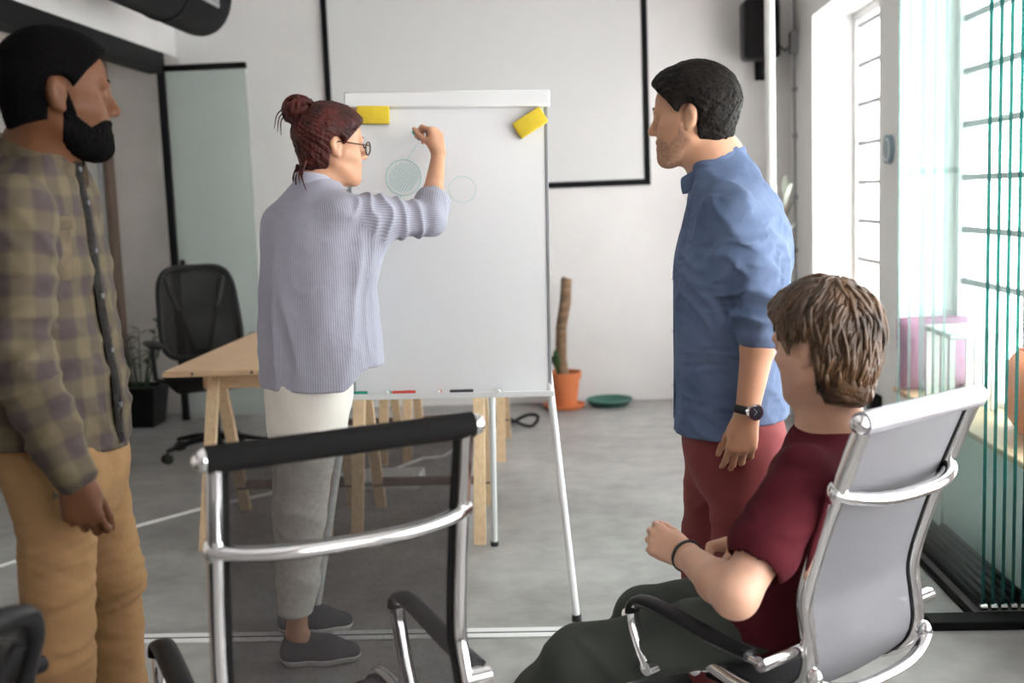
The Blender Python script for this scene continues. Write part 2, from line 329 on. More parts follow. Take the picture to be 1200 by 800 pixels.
# stacked glass panels, folded back along the right wall
for k, l in enumerate((1.316, 1.348, 1.380, 1.412, 1.443, 1.474)):
    nm = ['leftmost of the', 'second from left of the', 'third from left of the', 'fourth from left of the', 'fifth from left of the', 'rightmost of the'][k]
    o = thing('glass_panel', nm + ' frameless glass panels stacked at the right edge', 'glass panel', RT(l, 3.67), 'stacked sliding glass panels')
    far = .98 - .035 * (k % 3)
    build(MB().box((-.004, .003, .055), (.004, far - .003, ZC - .10)), 'pane', MAT['stack_glass'], o)
    build(MB().box((-.005, -.001, .055), (.005, .0025, ZC - .10)), 'front_edge', MAT['stack_edge'], o)
    build(MB().box((-.005, far - .0025, .055), (.005, far + .001, ZC - .10)), 'rear_edge', MAT['edge_pale'], o)
    build(MB().box((-.010, -.001, .03), (.010, far, .055), .002), 'bottom_rail', MAT['black_metal'], o)
    build(MB().box((-.010, -.001, ZC - .10), (.010, far, ZC - .09), .002), 'top_rail', MAT['aluminium'], o)
    build(MB().cyl((-.010, -.006, .043), (.010, -.006, .043), .011, n=14), 'guide_roller', MAT['chrome'], o)
# ================================================================ furniture
# -- trestle tables
def trestle(l, d, label, wid=.52):
    T = thing('trestle', label, 'trestle', RT(l, d), 'wooden trestles under the tables')
    def leg(x, s):
        a = np.array((x, s * .035, .70)); b = np.array((x + .0, s * .31, 0.0)); n = np.array((0, .035, 0)); w_ = np.array((.024, 0, 0))
        V = [a - n / 2 - w_, a + n / 2 - w_, a + n / 2 + w_, a - n / 2 + w_, b - n / 2 - w_, b + n / 2 - w_, b + n / 2 + w_, b - n / 2 + w_]
        build(MB().add(V, [(0, 1, 2, 3), (4, 7, 6, 5), (0, 4, 5, 1), (1, 5, 6, 2), (2, 6, 7, 3), (3, 7, 4, 0)]), 'leg', MAT['wood_pale'], T)
    for x in (-wid / 2, wid / 2):
        for s in (-1, 1): leg(x, s)
    build(MB().box((-wid / 2 - .05, -.035, .645), (wid / 2 + .05, .035, .715), .003), 'beam', MAT['wood_light'], T)
    build(MB().box((-wid / 2 - .02, .243, .115), (wid / 2 + .02, .265, .155), .002), 'stretcher', MAT['wood_brown'], T)
    return T
for l, nm in ((-1.385, 'left'), (-.675, 'right')):
    T = thing('table_top', 'pale wooden table top beside the black office chair' if nm == 'left' else 'pale wooden table top hidden behind the flip chart', 'table top', RT(l, 5.75), 'table tops on trestles')
    build(MB().box((-.39 if nm == 'left' else -.315, -.97, .716), (.39 if nm == 'left' else .35, .97, .742), .003), 'board', MAT['wood_light'], T)
    for x in (-.26, .0, .26): build(MB().box((x - .006, -.972, .722), (x + .006, -.969, .736)), 'edge_knot', MAT['wood_brown'], T)
trestle(-1.325, 4.92, 'front wooden trestle between the office chair and the standing woman')
trestle(-1.325, 6.40, 'rear wooden trestle behind the woman in the striped shirt')
trestle(-.675, 4.92, 'front wooden trestle below the flip chart board')
trestle(-.675, 6.42, 'rear wooden trestle behind the flip chart, nearest the back wall')
# clutter below the tables
tag(build(MB().tube([(-3.2, 3.9, .008), (-2.38, 4.42, .008), (-2.1, 4.86, .008), (-1.81, 5.236, .008), (-1.5, 5.55, .008), (-1.18, 5.95, .008), (-1.0, 5.93, .008), (-.86, 6.2, .008), (-.75, 6.22, .008), (-.67, 6.46, .02), (-.62, 6.75, .06)], .008, 8), 'floor_cable', MAT['cable_white'], None, ROOM), 'white cable lying across the concrete floor to the tables', 'cable')
ps_ = thing('power_strip', 'white power strip on the floor under the right table', 'power strip', RT(-.56, 6.72, 0, .5))
build(MB().box((-.18, -.03, 0), (.18, .03, .045), .008), 'strip_body', MAT['white_plastic'], ps_)
for k in range(4): build(MB().cyl((-.12 + k * .08, 0, .0445), (-.12 + k * .08, 0, .047), .02, n=14), 'outlet', MAT['grille'], ps_)
for k in (0, 2): build(MB().cyl((-.12 + k * .08, 0, .046), (-.12 + k * .08, 0, .09), .018, .014, n=12), 'plug', MAT['white_plastic' if k else 'black_plastic'], ps_)
def loopcable(l, d, r, z, label, n=22, sq=.5):
    pts = [(l + r * math.cos(a) * (1 + .1 * math.sin(3 * a)), d + r * sq * math.sin(a), z + .03 * math.sin(2 * a) + .008) for a in np.linspace(0, 2 * math.pi, n)[:-1]]
    return tag(build(MB().tube(pts, .011, 7, closed=True), 'cable_coil', MAT['black_plastic'], None, ROOM), label, 'cable')
loopcable(-.95, 6.9, .22, .03, 'black cable coil on the floor behind the flip chart left leg')
loopcable(-.36, 7.05, .12, .03, 'black cable coil on the floor left of the terracotta pot')
mb = tag(build(MB().box((-.19, -.12, 0), (.19, .12, .06), .012), 'media_box', MAT['white_plastic'], None, RT(-.98, 5.66)), 'flat white device box on the floor between the trestles', 'device')
build(MB().box((-.15, -.122, .02), (.15, -.119, .04)), 'vent_strip', MAT['grille'], mb)
# -- flip chart
FC = at(527, 285, 3.93); Fz = R_(1.5)
fm = Matrix.Translation(Vector((FC[0], FC[1], 0))) @ Matrix.Rotation(Fz, 4, 'Z')
fc = thing('flip_chart', 'white flip chart easel with green sketches the woman is drawing on', 'flip chart', fm)
BT = at(525, 111, 3.98)[2]; BB = at(525, 461, 3.9)[2]; bw2 = .338
lean = Matrix.Translation((0, 0, (BT + BB) / 2)) @ Matrix.Rotation(R_(1.3), 4, 'Y') @ Matrix.Rotation(R_(-5.5), 4, 'X'); hb = (BT - BB) / 2
bd = build(MB().box((-bw2, -.004, -hb), (bw2, .016, hb), .003, lean), 'board', MAT['board'], fc)
for sx in (-1, 1): build(MB().box((sx * bw2 - .006, -.007, -hb), (sx * bw2 + .006, .018, hb - .0), .002, lean), 'frame_edge', MAT['grille'], bd)
build(MB().box((-bw2 - .012, -.03, hb - .045), (bw2 + .014, .02, hb + .012), .006, lean), 'clamp_bar', MAT['white_metal'], fc)
tr = build(MB().box((-bw2 - .01, -.055, -hb - .012), (bw2 + .01, .012, -hb), .003, lean).box((-bw2 - .01, -.058, -hb - .012), (bw2 + .01, -.053, -hb + .008), .001, lean), 'tray', MAT['white_metal'], fc)
def toloc(p): return np.array(fm.inverted() @ Vector([float(x) for x in p]))
for (px, py), x0 in (((676, 727), .32), ((368, 742), -.33)):
    top = np.array(lean @ Vector((x0, .03, -hb + .2))); ft = toloc(at(px, py, 3.75)); dd = C_F + C_R * (px - 600) / FPX + C_U * (400 - py) / FPX; g = np.array([0, 0, CAMH]) + dd * (-CAMH / dd[2]); ft = toloc(g)
    lg = build(MB().cyl(top, ft + np.array([0, 0, .012]), .014, .012, 12), 'leg', MAT['white_metal'], fc)
    build(MB().cyl(ft + np.array([0, 0, .022]), ft, .016, .017, 12), 'foot', MAT['rubber'], lg)
lg = build(MB().cyl(np.array(lean @ Vector((.135, .04, hb - .3))), (.115, .66, .012), .014, .012, 12), 'leg', MAT['white_metal'], fc)
build(MB().cyl((.115, .66, .02), (.115, .66, 0), .016, .017, 12), 'foot', MAT['rubber'], lg)
# the drawing: thin raised ink strokes on the board
def onboard(px, py):
    """photo point -> board coordinates (x, z) on its front face"""
    M = np.array(fm @ lean); d = C_F + C_R * (px - 600) / FPX + C_U * (400 - py) / FPX; o = np.array([0, 0, CAMH])
    n = M[:3, 1]; c = M[:3, 3] - n * .004; t = ((c - o) @ n) / (d @ n); q = M[:3, :3].T @ (o + d * t - M[:3, 3]); return q[0], q[2]
def stroke(pts, r, m, name='ink_stroke', closed=False):
    P = [lean @ Vector((x, -.0045, z)) for x, z in (onboard(*p) for p in pts)]
    return build(MB().tube([np.array(p) for p in P], r, 6, closed=closed), name, MAT[m], bd)
stroke([(473 + 20.5 * math.cos(a), 208 + 21 * math.sin(a)) for a in np.linspace(0, 2 * math.pi, 33)[:-1]], .0018, 'ink_green', closed=True)
for k in range(11):
    o_ = -16 + k * 3.2; hlf = math.sqrt(max(0, 19 ** 2 - o_ ** 2)) * .95
    stroke([(473 + o_ * .8 + hlf * .55, 208 + o_ * .45 - hlf * .84), (473 + o_ * .8 - hlf * .5, 208 + o_ * .45 + hlf * .8)], .0014, 'ink_green')
stroke([(477, 188), (484, 177), (492, 167)], .0015, 'ink_pale'); stroke([(470, 228), (468, 238)], .0018, 'ink_green')
stroke([(542 + 16 * math.cos(a), 222 + 15.5 * math.sin(a)) for a in np.linspace(0, 2 * math.pi, 29)[:-1]], .0014, 'ink_pale', closed=True)
# erasers held by the board, markers on its tray
def eraser(px, py, ang, label):
    x, z = onboard(px, py); M = fm @ lean @ Matrix.Translation((x, -.0045, z)) @ Matrix.Rotation(R_(ang), 4, 'Y')
    e = thing('board_eraser', label, 'eraser', M, 'yellow board erasers')
    build(MB().box((-.055, -.034, -.030), (.055, -.008, .030), .005, seg=2), 'grip', MAT['yellow_foam'], e)
    build(MB().box((-.054, -.008, -.029), (.054, 0, .029), .002), 'felt_pad', MAT['felt'], e)
eraser(438, 136, 1, 'yellow board eraser level at the upper left of the flip chart')
eraser(621, 145, -32, 'yellow board eraser tilted at the upper right of the flip chart')
def marker(px, m, cap, vertical, label):
    x, _ = onboard(px, 455); M = fm @ lean @ Matrix.Translation((x, -.036, -hb + .0085)) @ (Matrix.Rotation(R_(80), 4, 'Z') if vertical else Matrix.Rotation(R_(3), 4, 'Z'))
    o = thing('board_marker', label, 'marker', M, 'markers on the flip chart tray')
    L_ = .026 if vertical else .040
    build(MB().cyl((-L_, 0, 0), (L_ * .3, 0, 0), .008, n=12), 'barrel', MAT[m if not vertical else 'white_plastic'], o)
    build(MB().cyl((L_ * .3, 0, 0), (L_, 0, 0), .0088, .0078, 12), 'cap', MAT[m], o)
marker(418, 'marker_green', 0, False, 'green board marker lying on the tray nearest the woman')
marker(455, 'marker_green', 0, True, 'green-capped marker pointing forward on the tray')
marker(474, 'marker_red', 0, False, 'red board marker lying sideways on the tray')
marker(514, 'marker_red', 0, True, 'red-capped marker pointing forward on the tray')
marker(541, 'marker_black', 0, False, 'black board marker lying sideways on the tray')
marker(584, 'marker_black', 0, True, 'black-capped marker pointing forward on the tray near its right end')
# -- plants
def leafmesh(mb, base, direc, ln, wd, up=(0, 0, 1), droop=.2):
    d = np.array(direc, float); d /= np.linalg.norm(d); s = np.cross(d, up); s /= np.linalg.norm(s) + 1e-9; n = np.cross(s, d); base = np.array(base, float); V = []
    prof = [(0, .05), (.2, .6), (.45, 1), (.7, .8), (.9, .35), (1, .02)]
    for t, w_ in prof:
        c = base + d * ln * t + np.array((0, 0, -droop * ln * t * t))
        V += [c - s * wd / 2 * w_ + n * wd * .15 * w_, c, c + s * wd / 2 * w_ + n * wd * .15 * w_]
    F = []
    for i in range(len(prof) - 1):
        for k in (0, 1): F.append((3 * i + k, 3 * i + k + 1, 3 * i + 4 + k, 3 * i + 3 + k))
    V2 = [v - n * .0015 for v in V]; m = len(V); F += [tuple(j + m for j in f[::-1]) for f in F]
    mb.add(V + V2, F); return mb
yp = thing('potted_yucca', 'cut yucca trunk in a terracotta pot right of the flip chart', 'potted plant', RT(-.075, 7.66))
build(MB().lathe([(.10, 0), (.135, .004), (.145, .028), (.138, .03), (.12, .014)]), 'saucer', MAT['terracotta'], yp)
build(MB().lathe([(.088, .015), (.112, .20), (.120, .20), (.126, .248), (.115, .248), (.108, .215)]), 'pot', MAT['terracotta'], yp)
build(MB().lathe([(.02, .205), (.109, .212), (.109, .218), (.001, .222)]), 'soil', MAT['soil'], yp)
pts = [(.0, 0, .2), (-.012, 0, .34), (-.002, 0, .55), (.03, .0, .72), (.043, 0, .88)]
rs = [.044, .040, .038, .040, .037]
tk = build(MB().tube(pts + [(.045, 0, .885)], rs + [.028], 14), 'trunk', MAT['bark'], yp)
for k in range(8): build(leafmesh(MB(), (-.030 - .003 * k, -.045, .23 + .014 * k), (-.22 - .22 * math.sin(k * 2.1), -.4 + .4 * math.sin(k * 1.7), 1.1 - .08 * k), .17 - .008 * k, .045, droop=.15), 'leaf', MAT['leaf'], yp)
tag(build(MB().lathe([(.09, 0), (.12, .002), (.15, .04), (.158, .042), (.155, .048), (.14, .03), (.11, .012)]), 'plant_saucer', MAT['green_plastic'], None, RT(.235, 7.70)), 'empty dark green plant saucer on the floor by the back wall', 'saucer')
zp = thing('potted_plant', 'leafy plant in a black square pot in the left corner', 'potted plant', RT(-2.93, 7.46))
build(MB().add([(x * .115, y * .115, 0) for x, y in ((-1, -1), (1, -1), (1, 1), (-1, 1))] + [(x * .15, y * .15, .27) for x, y in ((-1, -1), (1, -1), (1, 1), (-1, 1))] + [(x * .135, y * .135, .27) for x, y in ((-1, -1), (1, -1), (1, 1), (-1, 1))] + [(x * .13, y * .13, .24) for x, y in ((-1, -1), (1, -1), (1, 1), (-1, 1))],
    [(3, 2, 1, 0)] + [(a + i, a + (i + 1) % 4, a + 4 + (i + 1) % 4, a + 4 + i) for a in (0, 4, 8) for i in range(4)] + [(12, 13, 14, 15)]), 'pot', MAT['black_plastic'], zp)
for k in range(9):
    a = k * 2.4; h = .30 + .05 * (k % 4); b = np.array((.04 * math.cos(a), .04 * math.sin(a), .24)); tp = b + np.array((.13 * math.cos(a), .13 * math.sin(a), h))
    stm = build(MB().tube([b, (b + tp) / 2 + np.array((0, 0, .04)), tp], [.006, .005, .002], 6), 'stem', MAT['leaf_dark'], zp)
    lv = MB(); ax = tp - b
    for j in range(7):
        t = .3 + .11 * j; sd = 1 if j % 2 else -1; sv = np.cross(ax, (0, 0, 1)); sv = sv / (np.linalg.norm(sv) + 1e-9)
        build(leafmesh(MB(), b + ax * t + np.array((0, 0, .04 * math.sin(math.pi * t))), sv * sd + ax / np.linalg.norm(ax) * .7, .085, .035), 'leaf', MAT['leaf_dark'], stm)
gp = thing('corner_plant', 'pale grey-green tall plant in the corner behind the man in blue', 'potted plant', RT(1.325, 7.28))
build(MB().lathe([(.09, 0), (.12, .26), (.128, .27), (.115, .27), (.11, .24)]), 'pot', MAT['white_plastic'], gp)
build(MB().tube([(0, 0, .2), (.02, .02, .8), (.04, .05, 1.35)], [.016, .013, .008], 8), 'stem', MAT['bark'], gp)
for k in range(12):
    a = k * 2.4; t = .55 + .045 * k; build(leafmesh(MB(), (.03 * t, .03 * t, .2 + 1.1 * t), (.5 * math.cos(a), .5 * math.sin(a), 1.3), .24, .045, droop=.25), 'leaf', MAT['leaf_grey'], gp)
# -- office chair by the table (black, mesh back)
def star_base(T, m, n=5, rad=.30, zc=.42, caster=True):
    build(MB().cyl((0, 0, .09), (0, 0, .26), .032, n=16).cyl((0, 0, .26), (0, 0, zc), .02, n=14), 'gas_column', MAT['black_plastic'], T)
    for k in range(n):
        a = 2 * math.pi * k / n + .3; e = np.array((math.cos(a), math.sin(a), 0)); 
        lg = build(MB().tube([(0, 0, .115), e * rad * .5 + (0, 0, .105), e * rad + (0, 0, .075)], [(.026, .024), (.022, .018), (.016, .012)], 8, flat=(0, 0, 1)), 'base_leg', MAT[m], T)
        s = np.cross(e, (0, 0, 1)); c = e * rad + np.array((0, 0, .028)) + s * .01
        cs = MB()
        for q in (-1, 1): cs.cyl(c + s * .008 * q, c + s * .022 * q, .028, n=14)
        cs.cyl(e * rad + (0, 0, .03), e * rad + (0, 0, .08), .008, n=8)
        build(cs, 'caster', MAT['rubber'], lg)
def task_chair(name, label, M, zt=1.06, hw=.25):
    T = thing(name, label, 'chair', M); star_base(T, 'black_plastic')
    build(MB().box((-.25, -.20, .42), (.25, .28, .50), .035, seg=3), 'seat', MAT['black_fabric'], T)
    # tapered backrest, curved, leaning back
    z0 = .56
    def ring(fr, w0, w1):
        pts = []
        for k in range(40):
            a = 2 * math.pi * k / 40; cx, cz = math.cos(a), math.sin(a); e = 4.5
            ux = math.copysign(abs(cx) ** (2 / e), cx); uz = math.copysign(abs(cz) ** (2 / e), cz); t = (uz + 1) / 2
            w_ = (w0 + (w1 - w0) * t) * fr; x = ux * w_; z = z0 + (zt - z0) * (.5 + (t - .5) * fr); pts.append((x, -.235 - .16 * (t - .2) * 1.0 + .045 * (x / .25) ** 2, z))
        return pts
    build(MB().tube(ring(1, hw * .96, hw * .86), .018, 10, closed=True), 'back_frame', MAT['black_plastic'], T)
    V = []; n = 40; rr = [1, .8, .6, .4, .2]
    for fr in rr: V += ring(fr, hw * .96, hw * .86)
    c = ((0, -.235 - .16 * .3, (z0 + zt) / 2)); V.append(c); F = [(i * n + k, i * n + (k + 1) % n, (i + 1) * n + (k + 1) % n, (i + 1) * n + k) for i in range(4) for k in range(n)] + [(4 * n + k, 4 * n + (k + 1) % n, 5 * n) for k in range(n)]
    build(MB().add(V, F), 'back_mesh', MAT['mesh_dense'], T)
    for s in (-1, 1):
        build(MB().tube([(s * .04, -.27, .50), (s * .05, -.255, .62), (s * .17, -.325, zt - .06)], [(.014, .010)] * 3, 8, flat=(0, 1, 0)), 'back_strut', MAT['black_plastic'], T)
        build(MB().tube([(s * .25, -.08, .45), (s * .30, -.08, .47), (s * .305, -.08, .66)], [(.015, .022)] * 3, 8, flat=(0, 1, 0)), 'arm_post', MAT['black_plastic'], T)
        build(MB().box((s * .305 - .04, -.16, .66), (s * .305 + .04, .12, .69), .012, seg=2), 'arm_pad', MAT['black_plastic'], T)
    build(MB().tube([(0, -.05, .42), (0, -.2, .40), (0, -.27, .47), (0, -.28, .60)], [(.05, .012)] * 4, 8, flat=(0, 1, 0)), 'back_bracket', MAT['black_plastic'], T)
    return T
task_chair('office_chair', 'black mesh-back office chair at the left end of the wooden table', RT(-2.11, 6.45, 0, R_(-152)), zt=1.09)
task_chair('office_chair', 'black office chair at the bottom left corner in front of the bearded man', TM((-1.115, 1.64, 0), R_(60)), zt=.86, hw=.25)
# -- aluminium meeting chairs with a mesh sling
def spline(P, n):
    P = np.array(P, float); Q = np.vstack([2 * P[0] - P[1], P, 2 * P[-1] - P[-2]]); out = []
    m = len(P) - 1
    for u in np.linspace(0, m - 1e-6, n):
        i = int(u); t = u - i; a, b, c, d = Q[i:i + 4]
        out.append(.5 * (2 * b + (c - a) * t + (2 * a - 5 * b + 4 * c - d) * t * t + (3 * b - a - 3 * c + d) * t ** 3))
    return np.array(out)
PROF = spline([(.44, .415), (.38, .435), (.22, .425), (.08, .41), (-.02, .425), (-.085, .475), (-.10, .53), (-.085, .59), (-.07, .65), (-.085, .75), (-.115, .87), (-.16, 1.02)], 44); PROF[:, 1] = 1.02 - (1.02 - PROF[:, 1]) * 1.10
def sling_chair(label, M, sling, barmat, tilt=0.0, hw=.225, adz=0.0, armx=.035, armk=1.0):
    T = thing('meeting_chair', label, 'chair', M, 'aluminium meeting chairs')
    star_base(T, 'chrome', zc=.30, rad=.31)
    K = Matrix.Translation((0, .1, .34)) @ Matrix.Rotation(tilt, 4, 'X') @ Matrix.Translation((0, -.1, -.34))
    kp = lambda p: np.array(K @ Vector([float(a) for a in p]))
    # sling
    V = []; F = []; nx = 9
    for y, z in PROF:
        for i in range(nx):
            u = -1 + 2 * i / (nx - 1); V.append(kp((u * (hw - .008), y - .012 * (1 - u * u) * (1 if z > .45 else 0), z - .018 * (1 - u * u) * (0 if z > .45 else 1))))
    for j in range(len(PROF) - 1):
        for i in range(nx - 1): F.append((j * nx + i, j * nx + i + 1, (j + 1) * nx + i + 1, (j + 1) * nx + i))
    build(MB().add(V, F), 'sling', MAT[sling], T, smooth=70)
    for s in (-1, 1):
        build(MB().tube([kp((s * hw, y, z)) for y, z in PROF], [(.015, .019)] * len(PROF), 12, flat=kp((0, .5, 1)) - kp((0, .5, 0)) + 0 * np.array((0, 1, 0)) if False else None), 'side_rail', MAT['chrome'], T)
        # dark piping strip just inside the rail
        build(MB().tube([kp((s * (hw - .019), y, z)) for y, z in PROF], .0055, 6), 'sling_edge', MAT['black_fabric'], T)
        # arm: flat black loop with chrome edge
        ap = spline([(-.095, .525), (.05, .535), (.20, .555), (.31, .565), (.352, .55), (.355, .50), (.33, .42), (.30, .355)], 26); ap[:, 0] *= armk; ka = kp if not adz else (lambda p: np.array(p, float)); ap[:, 1] += adz * np.clip((ap[:, 1] - .355) / .17, 0, 1) * (1 + .1 * np.clip(ap[:, 0] / .3, 0, 1))
        ox = s * (hw + armx)
        arm = build(MB().tube([ka((ox, y, z)) for y, z in ap], [(.018, .009)] * len(ap), 10, flat=kp((0, .12, .5)) - kp((0, 0, 0)) if False else None), 'arm', MAT['chrome'], T)
        build(MB().tube([ka((ox, y, z + .006)) for y, z in ap[1:17]], [(.025, .011)] * 16, 10), 'arm_pad', MAT['black_plastic'], arm)
        for q in (ap[0], ap[-1]):
            build(MB().cyl(ka((s * (hw - .004), q[0], q[1])), ka((ox + s * .012, q[0], q[1])), .017, n=16), 'arm_bolt', MAT['chrome'], arm)
    # head roll: fabric wound round the top bar
    y, z = PROF[-1]
    tb = build(MB().cyl(kp((-hw - .012, y, z)), kp((hw + .012, y, z)), .0235, n=20), 'top_bar', MAT[barmat], T)
    for s in (-1, 1):
        build(MB().ball(kp((s * (hw + .017), y, z)), .020), 'end_cap', MAT['chrome'], tb)
        build(MB().tube([kp((s * hw, y - .005, z)), kp((s * hw, y + .012, z - .06)), kp((s * hw, y + .03, z - .14))], [(.015, .010)] * 3, 10), 'rail_cap', MAT['chrome'], tb)
    # bow-shaped braces behind the sling
    for (by, bz, dep, nm) in ((-.118, .86, .055, 'back_brace'), (-.125, .455, .03, 'lumbar_brace'), (.20, .335, -.03, 'seat_brace')):
        pts = []
        for u in np.linspace(-1, 1, 17):
            e = 1 - abs(u) ** 3; pts.append(kp((u * (hw + .012), by - (dep * e if dep > 0 else 0) - .0, bz - (.035 * e if nm != 'back_brace' else .012 * e))))
        br = build(MB().tube(pts, [(.014, .009)] * 17 if nm != 'back_brace' else [(.012, .013)] + [(.017, .014)] * 15 + [(.012, .013)], 12), nm, MAT['chrome'], T)
        for s in (-1, 1): build(MB().ball(kp((s * (hw + .006), by + .004, bz)), (.015, .02, .026)), 'brace_joint', MAT['chrome'], br)
    build(MB().box((-.13, .02, .285), (.13, .24, .31), .01), 'seat_plate', MAT['black_metal'], T)
    return T
def place_sling(label, barL, barR, ztop, sling, barmat, tilt, hw=.225, adz=0.0, armx=.035, armk=1.0):
    """barL/barR: photo points of the two ends of the top bar, both at height ztop"""
    def onz(px, py):
        d = C_F + C_R * (px - 600) / FPX + C_U * (400 - py) / FPX; return np.array([0, 0, CAMH]) + d * ((ztop - CAMH) / d[2])
    a, b = onz(*barL), onz(*barR); rz = math.atan2(b[1] - a[1], b[0] - a[0]); print('chair', label[:20], 'bar', np.linalg.norm(b - a), math.degrees(rz))
    K = Matrix.Translation((0, .1, .34)) @ Matrix.Rotation(tilt, 4, 'X') @ Matrix.Translation((0, -.1, -.34)); q = K @ Vector((0, PROF[-1][0], PROF[-1][1]))
    c = (a + b) / 2; off = Matrix.Rotation(rz, 4, 'Z') @ Vector((0, q.y, 0)); print('top z', q.z)
    return sling_chair(label, TM((c[0] - off.x, c[1] - off.y, 0), rz), sling, barmat, tilt, hw, adz, armx, armk)
ch1 = place_sling('empty black mesh meeting chair with chrome frame in the foreground', (230, 536), (562, 492), 1.035, 'mesh_black', 'black_fabric', R_(-2))
ch2 = place_sling('grey sling meeting chair the man in the red t-shirt sits in', (1008, 498), (1146, 464), .975, 'mesh_grey', 'bar_sheen_grey' if 'bar_sheen_grey' in MAT else 'chrome', R_(8), .19, -.055, .10, .85)
# ================================================================ people: signed-distance bodies meshed with surface nets
def nrm(v): v = np.array(v, float); return v / (np.linalg.norm(v) + 1e-12)
class G:
    def __init__(s, lo, hi, h):
        s.lo = np.array(lo, float); s.h = h; s.n = np.ceil((np.array(hi, float) - s.lo) / h).astype(int) + 1
        s.D = np.full(s.n, .5, np.float32)
    def win(s, lo, hi):
        a = np.clip(np.floor((np.array(lo) - s.lo) / s.h).astype(int), 0, s.n); b = np.clip(np.ceil((np.array(hi) - s.lo) / s.h).astype(int) + 1, 0, s.n)
        sl = tuple(slice(int(i), int(j)) for i, j in zip(a, b))
        ax = [(s.lo[k] + s.h * np.arange(a[k], b[k])).astype(np.float32) for k in range(3)]
        return sl, ax[0][:, None, None], ax[1][None, :, None], ax[2][None, None, :]
    def un(s, sl, d, k):
        a = s.D[sl]; d = d.astype(np.float32)
        if k <= 0: s.D[sl] = np.minimum(a, d); return
        h = np.maximum(k - np.abs(a - d), 0) / k; s.D[sl] = np.minimum(a, d) - h * h * k / 4
    def su(s, sl, d, k):
        a = s.D[sl]; b = -d.astype(np.float32); h = np.maximum(k - np.abs(a - b), 0) / k if k > 0 else 0
        s.D[sl] = np.maximum(a, b) + (h * h * k / 4 if k > 0 else 0)
    def cone(s, a, b, ra, rb=None, k=.02, fl=None, sub=False):
        a = np.array(a, float); b = np.array(b, float); rb = ra if rb is None else rb; m = max(ra, rb) * (1.4 if fl else 1) + k + 2 * s.h
        sl, X, Y, Z = s.win(np.minimum(a, b) - m, np.maximum(a, b) + m); ab = b - a; L2 = ab @ ab + 1e-12
        if 0 in s.D[sl].shape: return s
        x, y, z = X - a[0], Y - a[1], Z - a[2]; t = np.clip((x * ab[0] + y * ab[1] + z * ab[2]) / L2, 0, 1)
        qx, qy, qz = x - t * ab[0], y - t * ab[1], z - t * ab[2]; q2 = qx * qx + qy * qy + qz * qz
        if fl is not None:
            n, f = fl; n = nrm(n); qn = qx * n[0] + qy * n[1] + qz * n[2]; q2 = q2 - qn * qn + (qn / f) ** 2
        d = np.sqrt(np.maximum(q2, 0)) - (ra + (rb - ra) * t)
        if fl is not None and fl[1] < 1: d = d * (.5 + .5 * fl[1])
        (s.su if sub else s.un)(sl, d, k); return s
    def chain(s, P, r, k=.02, fl=None):
        for i in range(len(P) - 1): s.cone(P[i], P[i + 1], r[i], r[i + 1], k, fl)
        return s
    def ell(s, c, r, Rm=None, k=.02, sub=False):
        c = np.array(c, float); r = np.array((r, r, r) if not hasattr(r, '__len__') else r, float); m = r.max() + k + 2 * s.h
        sl, X, Y, Z = s.win(c - m, c + m)
        if 0 in s.D[sl].shape: return s
        x, y, z = X - c[0], Y - c[1], Z - c[2]
        if Rm is not None: x, y, z = (x * Rm[0, i] + y * Rm[1, i] + z * Rm[2, i] for i in range(3))
        k0 = np.sqrt((x / r[0]) ** 2 + (y / r[1]) ** 2 + (z / r[2]) ** 2); k1 = np.sqrt((x / r[0] ** 2) ** 2 + (y / r[1] ** 2) ** 2 + (z / r[2] ** 2) ** 2) + 1e-6
        (s.su if sub else s.un)(sl, k0 * (k0 - 1) / k1, k); return s
    def zloft(s, secs, k=.03, ex=2.0):
        """secs: rows (z, cx, cy, a, b, ang): ellipse half-axes a (sideways), b (front-back); ang = facing angle"""
        Q = np.array(sorted(secs), float); Q = spline(Q, 60); m = max(Q[:, 3].max(), Q[:, 4].max()) * 1.2 + k + .02
        lo = Q[:, :3].min(0)[[1, 2, 0]]; hi = Q[:, :3].max(0)[[1, 2, 0]]
        sl, X, Y, Z = s.win(lo - (m, m, k + .01), hi + (m, m, k + .01)); zz = Z.ravel()
        P = [np.interp(zz, Q[:, 0], Q[:, i])[None, None, :] for i in range(1, 6)]; x, y = X - P[0], Y - P[1]
        u = x * np.cos(P[4]) + y * np.sin(P[4]); v = -x * np.sin(P[4]) + y * np.cos(P[4])       # u forward, v left
        k0 = (np.abs(u / P[3]) ** ex + np.abs(v / P[2]) ** ex) ** (1 / ex); k1 = np.sqrt((u / P[3] ** 2) ** 2 + (v / P[2] ** 2) ** 2) + 1e-4
        d = np.maximum(np.minimum(k0 * (k0 - 1) / k1, .3), np.maximum(Z - Q[-1, 0], Q[0, 0] - Z)); s.un(sl, d, k); return s
    def band(s, w=.05):
        I = np.nonzero(np.abs(s.D) < w); p = s.lo + s.h * np.stack(I, 1); return I, p
    def disp(s, fn, w=.04):
        I, p = s.band(w); s.D[I] += fn(p).astype(np.float32); return s
    def cut(s, fn):
        """keep fn(p) < 0"""
        X, Y, Z = (np.arange(s.n[k]) * s.h + s.lo[k] for k in range(3))
        P = (X[:, None, None], Y[None, :, None], Z[None, None, :]); s.D = np.maximum(s.D, fn(*P).astype(np.float32)); return s
